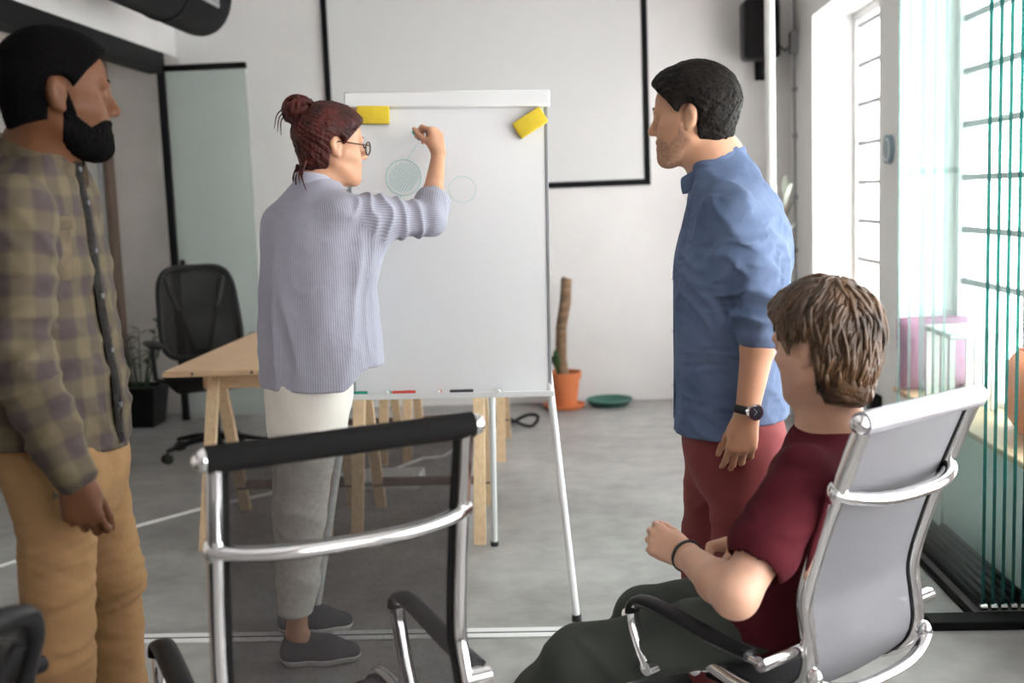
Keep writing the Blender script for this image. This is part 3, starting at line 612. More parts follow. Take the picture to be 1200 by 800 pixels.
    def mesh(s):
        D = s.D; D[0], D[-1] = .5, .5; D[:, 0], D[:, -1] = .5, .5; D[:, :, 0], D[:, :, -1] = .5, .5
        I = D < 0; nx, ny, nz = s.n; c = np.zeros((nx - 1, ny - 1, nz - 1), np.int8)
        for i in (0, 1):
            for j in (0, 1):
                for k in (0, 1): c += I[i:nx - 1 + i, j:ny - 1 + j, k:nz - 1 + k]
        A = np.nonzero((c > 0) & (c < 8)); m = len(A[0]); idx = np.full(c.shape, -1, np.int32); idx[A] = np.arange(m)
        cor = {}; 
        for i in (0, 1):
            for j in (0, 1):
                for k in (0, 1): cor[i, j, k] = D[A[0] + i, A[1] + j, A[2] + k].astype(float)
        acc = np.zeros((m, 3)); cnt = np.zeros(m)
        for p in cor:
            for ax in range(3):
                if p[ax]: continue
                q = list(p); q[ax] = 1; a, b = cor[p], cor[tuple(q)]; ok = (a < 0) != (b < 0); t = np.where(ok, a / np.where(ok, a - b, 1), 0)
                o = np.tile(np.array(p, float), (m, 1)); o[:, ax] += t; acc[ok] += o[ok]; cnt[ok] += 1
        V = s.lo + s.h * (np.stack(A, 1) + acc / cnt[:, None]); F = []
        for ax in range(3):
            sa = [slice(None)] * 3; sb = [slice(None)] * 3; sa[ax] = slice(0, -1); sb[ax] = slice(1, None)
            a, b = I[tuple(sa)], I[tuple(sb)]; E = np.argwhere(a != b); fl = a[tuple(E.T)]; u, v = [(1, 2), (2, 0), (0, 1)][ax]
            ok = (E[:, u] > 0) & (E[:, v] > 0) & (E[:, u] < s.n[u] - 1) & (E[:, v] < s.n[v] - 1); E = E[ok]; fl = fl[ok]
            def g(du, dv): e = E.copy(); e[:, u] -= du; e[:, v] -= dv; return idx[tuple(e.T)]
            q = np.stack([g(1, 1), g(0, 1), g(0, 0), g(1, 0)], 1); q[~fl] = q[~fl][:, ::-1]; F.append(q)
        F = np.vstack(F); return V, F[(F >= 0).all(1)]
def smooth_mesh(V, F, it=2, lam=.5):
    e = np.vstack([F[:, [0, 1]], F[:, [1, 2]], F[:, [2, 3]], F[:, [3, 0]]]); n = len(V)
    for _ in range(it):
        S_ = np.zeros_like(V); c = np.bincount(e[:, 0], minlength=n) + np.bincount(e[:, 1], minlength=n)
        for k in range(3): S_[:, k] = np.bincount(e[:, 0], V[e[:, 1], k], n) + np.bincount(e[:, 1], V[e[:, 0], k], n)
        V = V + lam * (S_ / np.maximum(c, 1)[:, None] - V)
    return V
def gmesh(g, name, mats, parent, org, it=2, bones=None, vf=None):
    V, F = g.mesh(); V = smooth_mesh(V, F, it)
    me = bpy.data.meshes.new(name); me.vertices.add(len(V)); me.vertices.foreach_set('co', (V - org).astype(np.float32).ravel())
    me.loops.add(F.size); me.loops.foreach_set('vertex_index', F.astype(np.int32).ravel()); me.polygons.add(len(F)); me.polygons.foreach_set('loop_start', np.arange(0, F.size, 4, dtype=np.int32))
    me.update(calc_edges=True); me.validate(); me.polygons.foreach_set('use_smooth', [True] * len(me.polygons))
    if bones:
        best = np.full(len(V), 1e9); pat = np.zeros((len(V), 3))
        for a, b, ref, rad, v0 in bones:
            a = np.array(a); ax = np.array(b) - a; L_ = np.linalg.norm(ax); ax = ax / L_; q = V - a; t = q @ ax; tc = np.clip(t, 0, L_); d = np.linalg.norm(q - tc[:, None] * ax, axis=1) - rad
            rf = nrm(np.array(ref) - ax * (np.array(ref) @ ax)); w_ = np.cross(ax, rf); ang = np.arctan2(q @ w_, q @ rf); ok = d < best; best[ok] = d[ok]
            pat[ok, 0] = ang[ok] * rad; pat[ok, 1] = t[ok] + v0; pat[ok, 2] = rad
        at_ = me.attributes.new('pat', 'FLOAT_VECTOR', 'POINT'); at_.data.foreach_set('vector', pat.astype(np.float32).ravel())
    if vf is not None:
        at_ = me.attributes.new('tone', 'FLOAT', 'POINT'); at_.data.foreach_set('value', vf(V).astype(np.float32))
    return link(name, me, mats, parent)
def wav(p, fr, seed, warp=.6):
    """smooth pseudo-noise in [-1,1]; fr = frequency (cycles per metre) per axis"""
    r = np.random.default_rng(seed); q = p * (np.array(fr) * 2 * math.pi); o = 0
    w_ = np.stack([np.sin(q @ r.normal(size=3) * .45 + r.uniform(0, 6)) for _ in range(3)], 1) * warp * 2
    for i in range(4): o = o + np.sin((q + w_) @ nrm(r.normal(size=3)) * (1 + .4 * i) + r.uniform(0, 6)) / (1 + .35 * i)
    return o / 2.6
def folds(p, fr, seed, amp, sharp=1.6):
    w_ = wav(p, fr, seed); return -amp * (np.abs(1 - np.abs(w_)) ** sharp - .45)
def armfolds(p, a, b, amp, per, seed, t0=0.0, t1=1.0):
    ab = b - a; L_ = np.linalg.norm(ab); ax = ab / L_; q = p - a; t = q @ ax; d = np.linalg.norm(q - np.clip(t, 0, L_)[:, None] * ax, axis=1)
    w_ = np.clip((.105 - d) / .03, 0, 1) * np.clip((t / L_ - t0) / .12, 0, 1) * np.clip((t1 - t / L_) / .12, 0, 1); ph = t / per * math.pi + 1.6 * wav(p, (3.5, 3.5, 3.5), seed)
    return -amp * w_ * ((1 - np.abs(np.sin(ph))) ** 1.4 - .3)
def frame(f, pitch=0.0, roll=0.0):
    f = nrm((f[0], f[1], 0)); l = np.array((-f[1], f[0], 0)); u = np.array((0, 0, 1.0)); cpi, spi = math.cos(pitch), math.sin(pitch)
    f2 = f * cpi - u * spi; u2 = u * cpi + f * spi; l2 = l * math.cos(roll) + u2 * math.sin(roll); u3 = np.cross(f2, l2); return np.stack([f2, l2, u3], 1)
def add_head(g, c, Rm, s=1.0, ears=True, face=True, slim=1.0):
    P = lambda x, y, z: c + Rm @ (np.array((x, y * slim, z)) * s)
    E = lambda p, r, k=.02, sub=False: g.ell(P(*p), np.array((r[0], r[1] * slim, r[2])) * s, Rm, k * s, sub)
    Cn = lambda a, b, ra, rb, k=.02, sub=False: g.cone(P(*a), P(*b), ra * s, rb * s, k * s, None, sub)
    E((-.017, 0, .034), (.097, .076, .089)); E((.038, 0, .035), (.056, .062, .064), .03); E((.030, 0, -.040), (.060, .058, .080), .03)
    for q in (-1, 1):
        Cn((-.004, q * .052, -.055), (.066, q * .016, -.104), .019, .018, .03); Cn((.058, q * .040, -.028), (.02, q * .060, -.022), .021, .017, .03)
    E((.080, 0, -.105), (.019, .024, .018), .02); E((.072, 0, -.066), (.026, .032, .030), .025)
    if face:
        for q in (-1, 1):
            E((.098, q * .031, .000), (.020, .021, .014), .018, True); Cn((.083, q * .043, .021), (.091, q * .012, .019), .010, .010, .014)
            E((.079, q * .031, .001), (.0145, .0155, .0125), .004)
        Cn((.090, 0, .012), (.110, 0, -.026), .0085, .0115, .012); E((.108, 0, -.029), (.012, .011, .010), .008)
        for q in (-1, 1): E((.098, q * .0125, -.033), (.010, .007, .008), .006)
        E((.0935, 0, -.0605), (.0095, .021, .0058), .006); E((.092, 0, -.0715), (.0095, .018, .0065), .006); E((.0985, 0, -.066), (.006, .022, .0018), .003, True)
    if ears:
        for q in (-1, 1):
            er = Rm @ np.array(((.94, 0, -.2), (q * .25, 1, 0), (.2, 0, .97))).T if False else Rm
            E((-.012, q * .078, -.004), (.018, .010, .032), .006); E((-.019, q * .086, .006), (.014, .008, .025), .004)
            E((-.006, q * .0925, -.001), (.010, .008, .019), .004, True); E((-.003, q * .078, -.030), (.008, .006, .009), .005)
def hand(g, wr, d, n, t, s=1.0, curl=(25, 30, 20), spread=1.0, thumb=(.6, .6, .35), tcurl=20, perf=None):
    d = nrm(d); n = nrm(np.array(n) - d * (np.array(n) @ d)); t = np.array(t, float); t = nrm(t - d * (t @ d) - n * (t @ n)); wr = np.array(wr, float); tips = []
    k = .012 * s
    offs = (.027, .009, -.0095, -.027); mc = (.084, .088, .083, .075)
    for o, m in zip(offs, mc): g.cone(wr + t * o * .45 * s, wr + d * m * s + t * o * s, .0155 * s, .0112 * s, .014 * s)
    g.cone(wr + t * .012 * s + d * .02 * s + n * .006 * s, wr + t * .026 * s + d * .045 * s + n * .008 * s, .017 * s, .013 * s, .014 * s)
    g.cone(wr - t * .018 * s + d * .025 * s + n * .005 * s, wr - t * .024 * s + d * .055 * s + n * .006 * s, .012 * s, .011 * s, .012 * s)
    segs = ((.043, .026, .021), (.047, .030, .022), (.043, .028, .021), (.034, .021, .018))
    for i, (o, m, sg) in enumerate(zip(offs, mc, segs)):
        p = wr + d * m * s + t * o * s; a = 0.0; sp = .10 * (1.5 - i) * spread; cu = perf[i] if perf else curl; r = .0088 if i < 3 else .0078
        for j, L_ in enumerate(sg):
            a += R_(cu[j]); dr = nrm(d * math.cos(a) + n * math.sin(a) + t * sp * math.cos(a) * .6); q = p + dr * L_ * s
            g.cone(p, q, r * s, (r - .0009) * s, .005 * s if j else .006 * s); p = q; r -= .0009
        tips.append(p)
    p = wr + d * .028 * s + t * .022 * s + n * .008 * s; dr = nrm(d * thumb[0] + t * thumb[1] + n * thumb[2]); r = .0115
    for j, L_ in enumerate((.042, .033, .025)):
        q = p + dr * L_ * s; g.cone(p, q, r * s, (r - .0015) * s, .01 * s if j == 0 else .004 * s); p = q; r -= .0014
        dr = nrm(dr + (d * .45 + n * .25 - t * .25) * math.sin(R_(tcurl)) * 1.4)
    return tips + [p]
def grid_for(pts, m, h):
    P = np.array(pts); return G(P.min(0) - m, P.max(0) + m, h)
def cap_line(x, z): return x - np.interp(z, [-.10, -.03, -.012, .012, .045, .068, .088, .14], [-.027, -.027, .010, .022, .048, .072, .092, .13])
def loc_of(p, c, Rm, s): return ((p - c) @ Rm) / s
def hair_cap(c, Rm, s, thick, noise, name, m, parent, org, nape=-.085, h=.003, it=1, earcut=.030, line=None, slim=1.0, zt=0.0, nv=0.0):
    g = G(c - .2, c + .2, h); add_head(g, c, Rm, s, ears=False, face=False, slim=slim); g.ell(c + Rm @ (np.array((-.050, 0, -.045 + nv)) * s), np.array((.050, .056 * slim, .055 - nv)) * s, Rm, .03)
    I, p = g.band(.07); q = loc_of(p, c, Rm, s); D = g.D[I]
    th = thick * ((.12 if nv == 0 else .5) + (.88 if nv == 0 else .5) * np.clip((q[:, 2] + .09) / .12, 0, 1)) + zt * np.clip(q[:, 2] / .1, 0, 1) * np.clip(.6 + q[:, 0] * 4, 0, 1)
    D = D - th + noise(p, q)
    cut = np.maximum((line or cap_line)(q[:, 0], q[:, 2]), nape + .02 * np.abs(q[:, 1]) / .07 - q[:, 2]) * s
    e = earcut - np.sqrt((q[:, 0] + .006) ** 2 + ((np.abs(q[:, 1]) - .085) * .8) ** 2 + ((q[:, 2] + .004) * .82) ** 2)
    cut = np.maximum(cut, e * s); h_ = np.maximum(.008 - np.abs(D - cut), 0) / .008; g.D[:] = .5; g.D[I] = np.maximum(D, cut) + h_ * h_ * .002
    return gmesh(g, name, m, parent, org, it)
def shell(c, Rm, s, t, region, name, m, parent, org, noise=None, slim=1.0, h=.0026):
    g = G(c - .17, c + .17, h); add_head(g, c, Rm, s, ears=False, slim=slim); I, p = g.band(.03); q = loc_of(p, c, Rm, s)
    D = g.D[I] - (t(q) if callable(t) else t) + (noise(p) if noise else 0); cut = region(q) * s; g.D[:] = .5; g.D[I] = np.maximum(D, cut); return gmesh(g, name, m, parent, org, 1)
# --- cloth and skin materials
def mat_attr(name, kind, rough=.85, **kw):
    m = bpy.data.materials.new(name); m.use_nodes = True; nt = m.node_tree; N = nt.nodes; L = nt.links; b = N['Principled BSDF']; b.inputs['Roughness'].default_value = rough; b.inputs['Specular IOR Level'].default_value = .2
    a = N.new('ShaderNodeAttribute'); a.attribute_name = 'pat'; sx = N.new('ShaderNodeSeparateXYZ'); L.new(a.outputs['Vector'], sx.inputs[0])
    def mth(op, x, y=None, z=None):
        n = N.new('ShaderNodeMath'); n.operation = op
        for i, v in enumerate((x, y, z)):
            if v is None: continue
            if isinstance(v, (int, float)): n.inputs[i].default_value = v
            else: L.new(v, n.inputs[i])
        return n.outputs[0]
    def wave(src, per, sharp, ph=0.0):
        s_ = mth('SINE', mth('MULTIPLY_ADD', src, 2 * math.pi / per, ph)); return mth('MINIMUM', mth('MAXIMUM', mth('MULTIPLY_ADD', s_, sharp, .5), 0.0), 1.0)
    def mixc(f, c1, c2):
        n = N.new('ShaderNodeMixRGB')
        for i, v in enumerate((f, c1, c2)):
            if isinstance(v, (int, float)): n.inputs[i].default_value = v
            elif isinstance(v, tuple): n.inputs[i].default_value = (*v, 1)
            else: L.new(v, n.inputs[i])
        return n.outputs[0]
    tc = N.new('ShaderNodeTexCoord'); nz = N.new('ShaderNodeTexNoise'); nz.inputs['Scale'].default_value = 35; L.new(tc.outputs['Object'], nz.inputs['Vector'])
    if kind == 'plaid':
        u = wave(sx.outputs[0], .078, 1.4); v = wave(sx.outputs[1], .078, 1.4, .8); u2 = wave(sx.outputs[0], .078, 4, 2.2); 
        f = mth('MULTIPLY_ADD', v, .5, mth('MULTIPLY', u, .5)); c = mixc(f, (.098, .078, .046), (.036, .025, .026)); c = mixc(mth('MULTIPLY', mth('MULTIPLY', u, v), .5), c, (.05, .035, .042))
        c = mixc(mth('MULTIPLY', nz.outputs['Fac'], .15), c, (.17, .15, .10))
    else:
        u = wave(sx.outputs[0], kw['per'], 1.2); c = mixc(u, kw['c1'], kw['c2']); c = mixc(mth('MULTIPLY', nz.outputs['Fac'], .1), c, (.3, .3, .34))
    L.new(c, b.inputs['Base Color'])
    n2 = N.new('ShaderNodeTexNoise'); n2.inputs['Scale'].default_value = 28; n2.inputs['Detail'].default_value = 3; L.new(tc.outputs['Object'], n2.inputs['Vector'])
    bp = N.new('ShaderNodeBump'); bp.inputs['Strength'].default_value = .25; bp.inputs['Distance'].default_value = .01; L.new(n2.outputs['Fac'], bp.inputs['Height']); L.new(bp.outputs[0], b.inputs['Normal'])
    MAT[name] = m
mat_attr('plaid_shirt', 'plaid'); mat_attr('stripe_shirt', 'stripe', per=.0072, c1=(.42, .41, .48), c2=(.305, .30, .37))
mat('denim_shirt', (.090, .130, .222), .85, spec=.2, col2=(.138, .19, .305), vscale=9, bump=.25, bscale=30)
mat('maroon_tee', (.072, .0085, .014), .9, spec=.15, var=.12, vscale=6, bump=.2, bscale=26)
mat('khaki', (.25, .142, .064), .85, spec=.2, var=.10, vscale=7, bump=.25, bscale=30)
mat('maroon_trousers', (.24, .055, .058), .8, spec=.25, var=.12, vscale=7, bump=.2, bscale=25)
mat('cream_trousers', (.72, .68, .62), .85, spec=.2, var=.05, vscale=7, bump=.2, bscale=25)
mat('green_trousers', (.055, .062, .055), .85, spec=.2, var=.12, vscale=7, bump=.2, bscale=25)
mat('skin_dark', (.098, .037, .015), .6, spec=.25, var=.12, vscale=14, sss=.12); mat('skin_tan', (.56, .30, .185), .5, var=.07, vscale=14, sss=.2)
mat('skin_light', (.62, .36, .25), .5, var=.07, vscale=14, sss=.2); mat('skin_woman', (.58, .30, .18), .5, var=.06, vscale=14, sss=.2)
mat('hair_black', (.003, .0027, .0027), .9, spec=.04, bump=.5, bscale=160); mat('hair_dark', (.004, .0035, .003), .6, spec=.14, col2=(.011, .008, .006), vscale=50, bump=.6, bscale=120)
mat('hair_red', (.010, .003, .003), .5, spec=.3, col2=(.095, .012, .008), vscale=18, bump=.4, bscale=120); mat('hair_brown', (.022, .012, .007), .38, spec=.5, col2=(.115, .058, .025), vscale=16, bump=.3, bscale=120)
mat('stubble', (.42, .235, .15), .8, var=.25, vscale=140); mat('eye_white', (.72, .70, .68), .2); mat('iris', (.03, .018, .01), .15); mat('lens', (.4, .4, .4), .1)
mat_glass('lens', (.93, .95, .95)); mat('tortoise', (.055, .03, .018), .25); mat('leather_black', (.012, .011, .011), .5); mat('watch_face', (.02, .022, .03), .2, coat=1)
mat('shoe_grey', (.075, .08, .09), .85, bump=.2, bscale=250); mat('sole_white', (.72, .71, .68), .7); mat('shoe_brown', (.07, .04, .025), .5)
def eyes(c, Rm, s, parent, org):
    for q in (-1, 1):
        p = c + Rm @ (np.array((.0775, q * .031, .001)) * s); e = build(MB().ball(p - org, .0128 * s, 16, 10), 'eye', MAT['eye_white'], parent)
        f = Rm[:, 0]; build(MB().ball(p - org + f * .0075 * s, .0068 * s, 12, 8), 'iris', MAT['iris'], e)
def brows(c, Rm, s, m, parent, org):
    for q in (-1, 1):
        P = [c - org + Rm @ (np.array(a) * s) for a in ((.092, q * .012, .0255), (.0955, q * .026, .030), (.084, q * .046, .026))]
        build(MB().tube(spline(P, 9), [.002] + [.0042] * 6 + [.003, .0015], 6), 'eyebrow', MAT[m], parent)
def person(label, org):
    return thing('person', label, 'person', Matrix.Translation(Vector([float(x) for x in org])))
def shoe(g, heel, d, s=1.0, h=.0):
    d = nrm((d[0], d[1], 0)); u = np.array((0, 0, 1.0)); heel = np.array(heel, float); P = lambda x, z: heel + d * x * s + u * z * s
    l = np.cross(u, d)
    g.cone(P(.045, .045), P(.055, .085), .042 * s, .040 * s, .02, (l, .85)); g.cone(P(.05, .045), P(.15, .045), .042 * s, .044 * s, .03); g.cone(P(.15, .042), P(.225, .034), .045 * s, .032 * s, .03)
    g.cone(P(.06, .08), P(.15, .06), .03 * s, .028 * s, .02)
def add_shoe(heel, d, s, name, m, sole, parent, org, laces=None):
    g = grid_for([heel, np.array(heel) + nrm((d[0], d[1], 0)) * .28], .12, .004); shoe(g, heel, d, s); g.cut(lambda X, Y, Z: .018 * s - Z + 0 * X + 0 * Y); o = gmesh(g, name, MAT[m], parent, org)
    g = grid_for([heel, np.array(heel) + nrm((d[0], d[1], 0)) * .28], .12, .004); shoe(g, heel, d, s * 1.0); g.D -= .004; g.cut(lambda X, Y, Z: np.maximum(Z - .026 * s, .001 - Z) + 0 * X + 0 * Y); gmesh(g, 'sole', MAT[sole], o, org)
    if laces:
        dd = nrm((d[0], d[1], 0)); l = np.cross((0, 0, 1.0), dd); mb = MB()
        for k in range(4):
            c = np.array(heel) + dd * (.105 + .022 * k) * s + np.array((0, 0, (.100 - .0065 * k) * s)); mb.tube([c - l * .02 - org + (0, 0, -.008), c - org, c + l * .02 - org + (0, 0, -.008)], .003, 6)
        build(mb, 'laces', MAT[laces], o)
def rows(L, ang): return [(at(x, y, Y)[2], at(x, y, Y)[0], at(x, y, Y)[1], a, b, ang) for x, y, Y, a, b in L]
def rot2(f): return math.atan2(f[1], f[0])
def collar_ring(neck, Rm2, r, hgt, drop, name, m, parent, org, opening=.5, thick=.005):
    """standing collar round the neck, open at the front, front edge lower"""
    f, l = Rm2; pts = []
    for a in np.linspace(opening, 2 * math.pi - opening, 28):
        c = math.cos(a); pts.append(neck - org + f * r * 1.05 * c + l * r * math.sin(a) + np.array((0, 0, -drop * (c + 1) / 2)))
    o = build(MB().tube(pts, [(thick, hgt)] * 28, 10, flat=(0, 0, 1)), name, m, parent)
    return o
# ---------------------------------------------------------------- bearded man, plaid shirt, left
def man_plaid():
    f = nrm((.995, -.10, 0)); lf = np.array((-f[1], f[0], 0)); ang = rot2(f); org = np.array((*at(80, 520, 2.3)[:2], 0.0))
    T = person('bearded man in plaid shirt and tan trousers standing at far left', org)
    hc = at(68, 112, 2.28); Rm = frame((.88, .47), R_(2)); hs = .96; nb = at(44, 186, 2.30)
    sh = at(20, 246, 2.11); el = at(24, 425, 2.06); wr = at(86, 556, 2.075)
    sh2 = at(26, 244, 2.30) + lf * .18; el2 = sh2 + np.array((-.03, .05, -.29)); wr2 = el2 + np.array((-.03, .03, -.25))
    hipn = at(66, 545, 2.205); kn = np.array((*at(63, 720, 2.19)[:2], .55)); ann = np.array((kn[0] + .015, kn[1] + .01, .10))
    hipf = at(100, 545, 2.41); kf = at(131, 672, 2.42); anf = np.array((kf[0] - .02, kf[1] + .01, .10))
    # body
    g = G(np.array((-1.25, 1.9, 0)), np.array((-.62, 2.75, 1.90)), .0034)
    add_head(g, hc, Rm, hs); g.cone(hc + Rm @ np.array((-.03, 0, -.05)), nb, .056, .060, .03); g.cone(nb, at(50, 320, 2.30), .07, .10, .04); g.cone(at(50, 320, 2.30), at(72, 500, 2.30), .10, .10, .04)
    for a, e, w_ in ((sh, el, wr), (sh2, el2, wr2)): g.cone(nb + (0, 0, -.05), a, .04, .04, .03); g.cone(a, e, .045, .038, .02); g.cone(e, w_, .040, .027, .015)
    for a, k_, n_ in ((hipn, kn, ann), (hipf, kf, anf)): g.cone(at(72, 500, 2.30), a, .07, .06, .04); g.cone(a, k_, .06, .045, .02); g.cone(k_, n_, .045, .035, .02); g.cone(n_, n_ + f * .08 + (0, 0, -.05), .03, .03, .02)
    hand(g, wr, at(99, 612, 2.07) - wr, np.array((-.15, .95, .1)), np.array((.95, .1, -.1)), 1.0, perf=((38, 62, 40), (48, 66, 45), (54, 68, 45), (60, 68, 45)), thumb=(.9, .26, .35), tcurl=22)
    hand(g, wr2, (.05, 0, -1), (-.2, -.9, 0), (.9, -.2, 0), 1.0, curl=(30, 35, 25))
    gmesh(g, 'body', MAT['skin_dark'], T, org); eyes(hc, Rm, hs, T, org); brows(hc, Rm, hs, 'hair_black', T, org)
    hair_cap(hc, Rm, hs, .012, lambda p, q: .0016 * wav(p, (90, 90, 90), 3), 'hair', MAT['hair_black'], T, org, nape=-.075, zt=.008)
    def reg(q):
        a = np.interp(q[:, 0], [-.02, .0, .010, .026, .055, .080, .12], [.0, .012, .002, -.046, -.066, -.050, -.046]); lips = .017 - np.sqrt((q[:, 0] - .098) ** 2 * .5 + (q[:, 1] * .7) ** 2 + ((q[:, 2] + .066) * 1.5) ** 2)
        return np.maximum.reduce([q[:, 2] - a, -.002 - q[:, 0], lips, -.150 - q[:, 2]])
    shell(hc, Rm, hs, lambda q: .0025 + .003 * np.clip((-.055 - q[:, 2]) / .05, 0, 1), reg, 'beard', MAT['hair_black'], T, org, noise=lambda p: .0014 * wav(p, (90, 90, 90), 5))
    # shirt
    secs = rows([(66, 560, 2.30, .20, .142), (65, 515, 2.30, .195, .136), (62, 450, 2.30, .185, .130), (54, 400, 2.30, .18, .127), (40, 345, 2.30, .19, .134), (31, 300, 2.30, .20, .138), (33, 250, 2.30, .195, .120), (38, 212, 2.30, .155, .095), (42, 186, 2.30, .085, .078), (44, 174, 2.30, .068, .066)], ang)
    g = G(np.array((-1.28, 1.9, .80)), np.array((-.62, 2.75, 1.66)), .0055); g.zloft(secs, .03, 2.3)
    for a, e, w_ in ((sh, el, wr), (sh2, el2, wr2)):
        g.cone(a + (0, 0, -.005), e, .070, .057, .035); g.cone(e, w_ + (e - w_) * .10, .057, .046, .03); ax = nrm(w_ - e); g.cone(w_ + ax * -.075, w_ + ax * -.012, .047, .046, .006)
    g.disp(lambda p: folds(p, (3.2, 3.2, 6.5), 11, .010) + .003 * wav(p, (9, 9, 16), 12) + armfolds(p, sh, el, .009, .07, 13, .3, 1.2) + armfolds(p, el, wr, .008, .05, 14, -.2, .8))
    c0 = at(66, 515, 2.3)
    g.cut(lambda X, Y, Z: np.where((((X - c0[0]) ** 2 + (Y - c0[1]) ** 2) < .26 ** 2) & ((X - wr[0]) ** 2 + (Y - wr[1]) ** 2 > .075 ** 2), at(100, 522, 2.3)[2] - .018 * np.cos(2 * (np.arctan2(Y - c0[1], X - c0[0]) - ang)) + .012 - Z, -1.0) + 0 * Z)
    torso_bone = (at(66, 560, 2.3), at(40, 190, 2.3), f, .165, 0.0); v1 = np.linalg.norm(el - sh)
    gmesh(g, 'shirt', MAT['plaid_shirt'], T, org, 1, bones=[torso_bone, (sh, el, f, .06, .02), (el, wr, f, .048, .02 + v1), (sh2, el2, f, .06, 0), (el2, wr2, f, .048, v1)])
    Q = spline(np.array(sorted(secs)), 40); P = []
    for r in Q[4:37]: P.append(np.array((r[1], r[2], r[0])) + f * (r[4] + .004) - org)
    pl = build(MB().tube(P, [(.016, .004)] * len(P), 8, flat=f), 'placket', MAT['hair_dark'], T)
    for i in range(3, len(P), 5): build(MB().cyl(P[i] + f * .003, P[i] + f * .007, .005, n=10), 'button', MAT['felt'], pl)
    zp = at(80, 290, 2.2)[2]; r = Q[np.argmin(np.abs(Q[:, 0] - zp))]; th = R_(38); pc = np.array((r[1], r[2], zp)) + f * r[4] * math.cos(th) - lf * r[3] * math.sin(th); pn = nrm(f * math.cos(th) / r[4] - lf * math.sin(th) / r[3]); ps = np.cross((0, 0, 1.0), pn)
    PM = Matrix(((ps[0], pn[0], 0, pc[0] - org[0]), (ps[1], pn[1], 0, pc[1] - org[1]), (0, 0, 1, pc[2]), (0, 0, 0, 1)))
    pk = build(MB().box((-.052, -.012, -.065), (.052, .009, .05), .005, PM, 2), 'chest_pocket', MAT['plaid_collar'], T)
    build(MB().box((-.055, -.010, .035), (.055, .013, .062), .004, PM, 2), 'pocket_flap', MAT['plaid_collar'], pk)
    collar_ring(nb + (0, 0, .030) + f * .008, (f, lf), .078, .026, .070, 'collar', MAT['plaid_collar'], T, org, .35)
    # trousers
    g = G(np.array((-1.18, 1.95, .03)), np.array((-.60, 2.72, 1.16)), .006)
    g.zloft(rows([(68, 470, 2.30, .160, .108), (72, 520, 2.30, .165, .114), (80, 555, 2.30, .160, .110), (82, 590, 2.30, .13, .09), (82, 615, 2.30, .08, .06)], ang), .03, 2.2)
    for a, k_, n_, b0 in ((hipn, kn, ann, -.012), (hipf, kf, anf, .0)):
        g.cone(a, k_, .080, .066, .035); m_ = k_ * .5 + n_ * .5; g.cone(k_, m_, .066, .058, .03); g.cone(m_, n_, .058, .056, .03); g.cone(n_, n_ + (0, 0, -.05), .056, .058, .01)
    g.disp(lambda p: (folds(p, (2.2, 2.2, 11), 21, .005) + folds(p, (3, 3, 19), 23, .0045)) * np.clip(np.exp(-((p[:, 2] - .62) / .16) ** 2) + .35, 0, 1.2) + .0015 * wav(p, (12, 12, 30), 22)); g.cut(lambda X, Y, Z: .04 - Z + 0 * X + 0 * Y)
    gmesh(g, 'trousers', MAT['khaki'], T, org)
    for n_ in (ann, anf): add_shoe((n_[0] - .05, n_[1], 0), (.95, -.05), 1.1, 'shoe', 'shoe_brown', 'rubber', T, org)
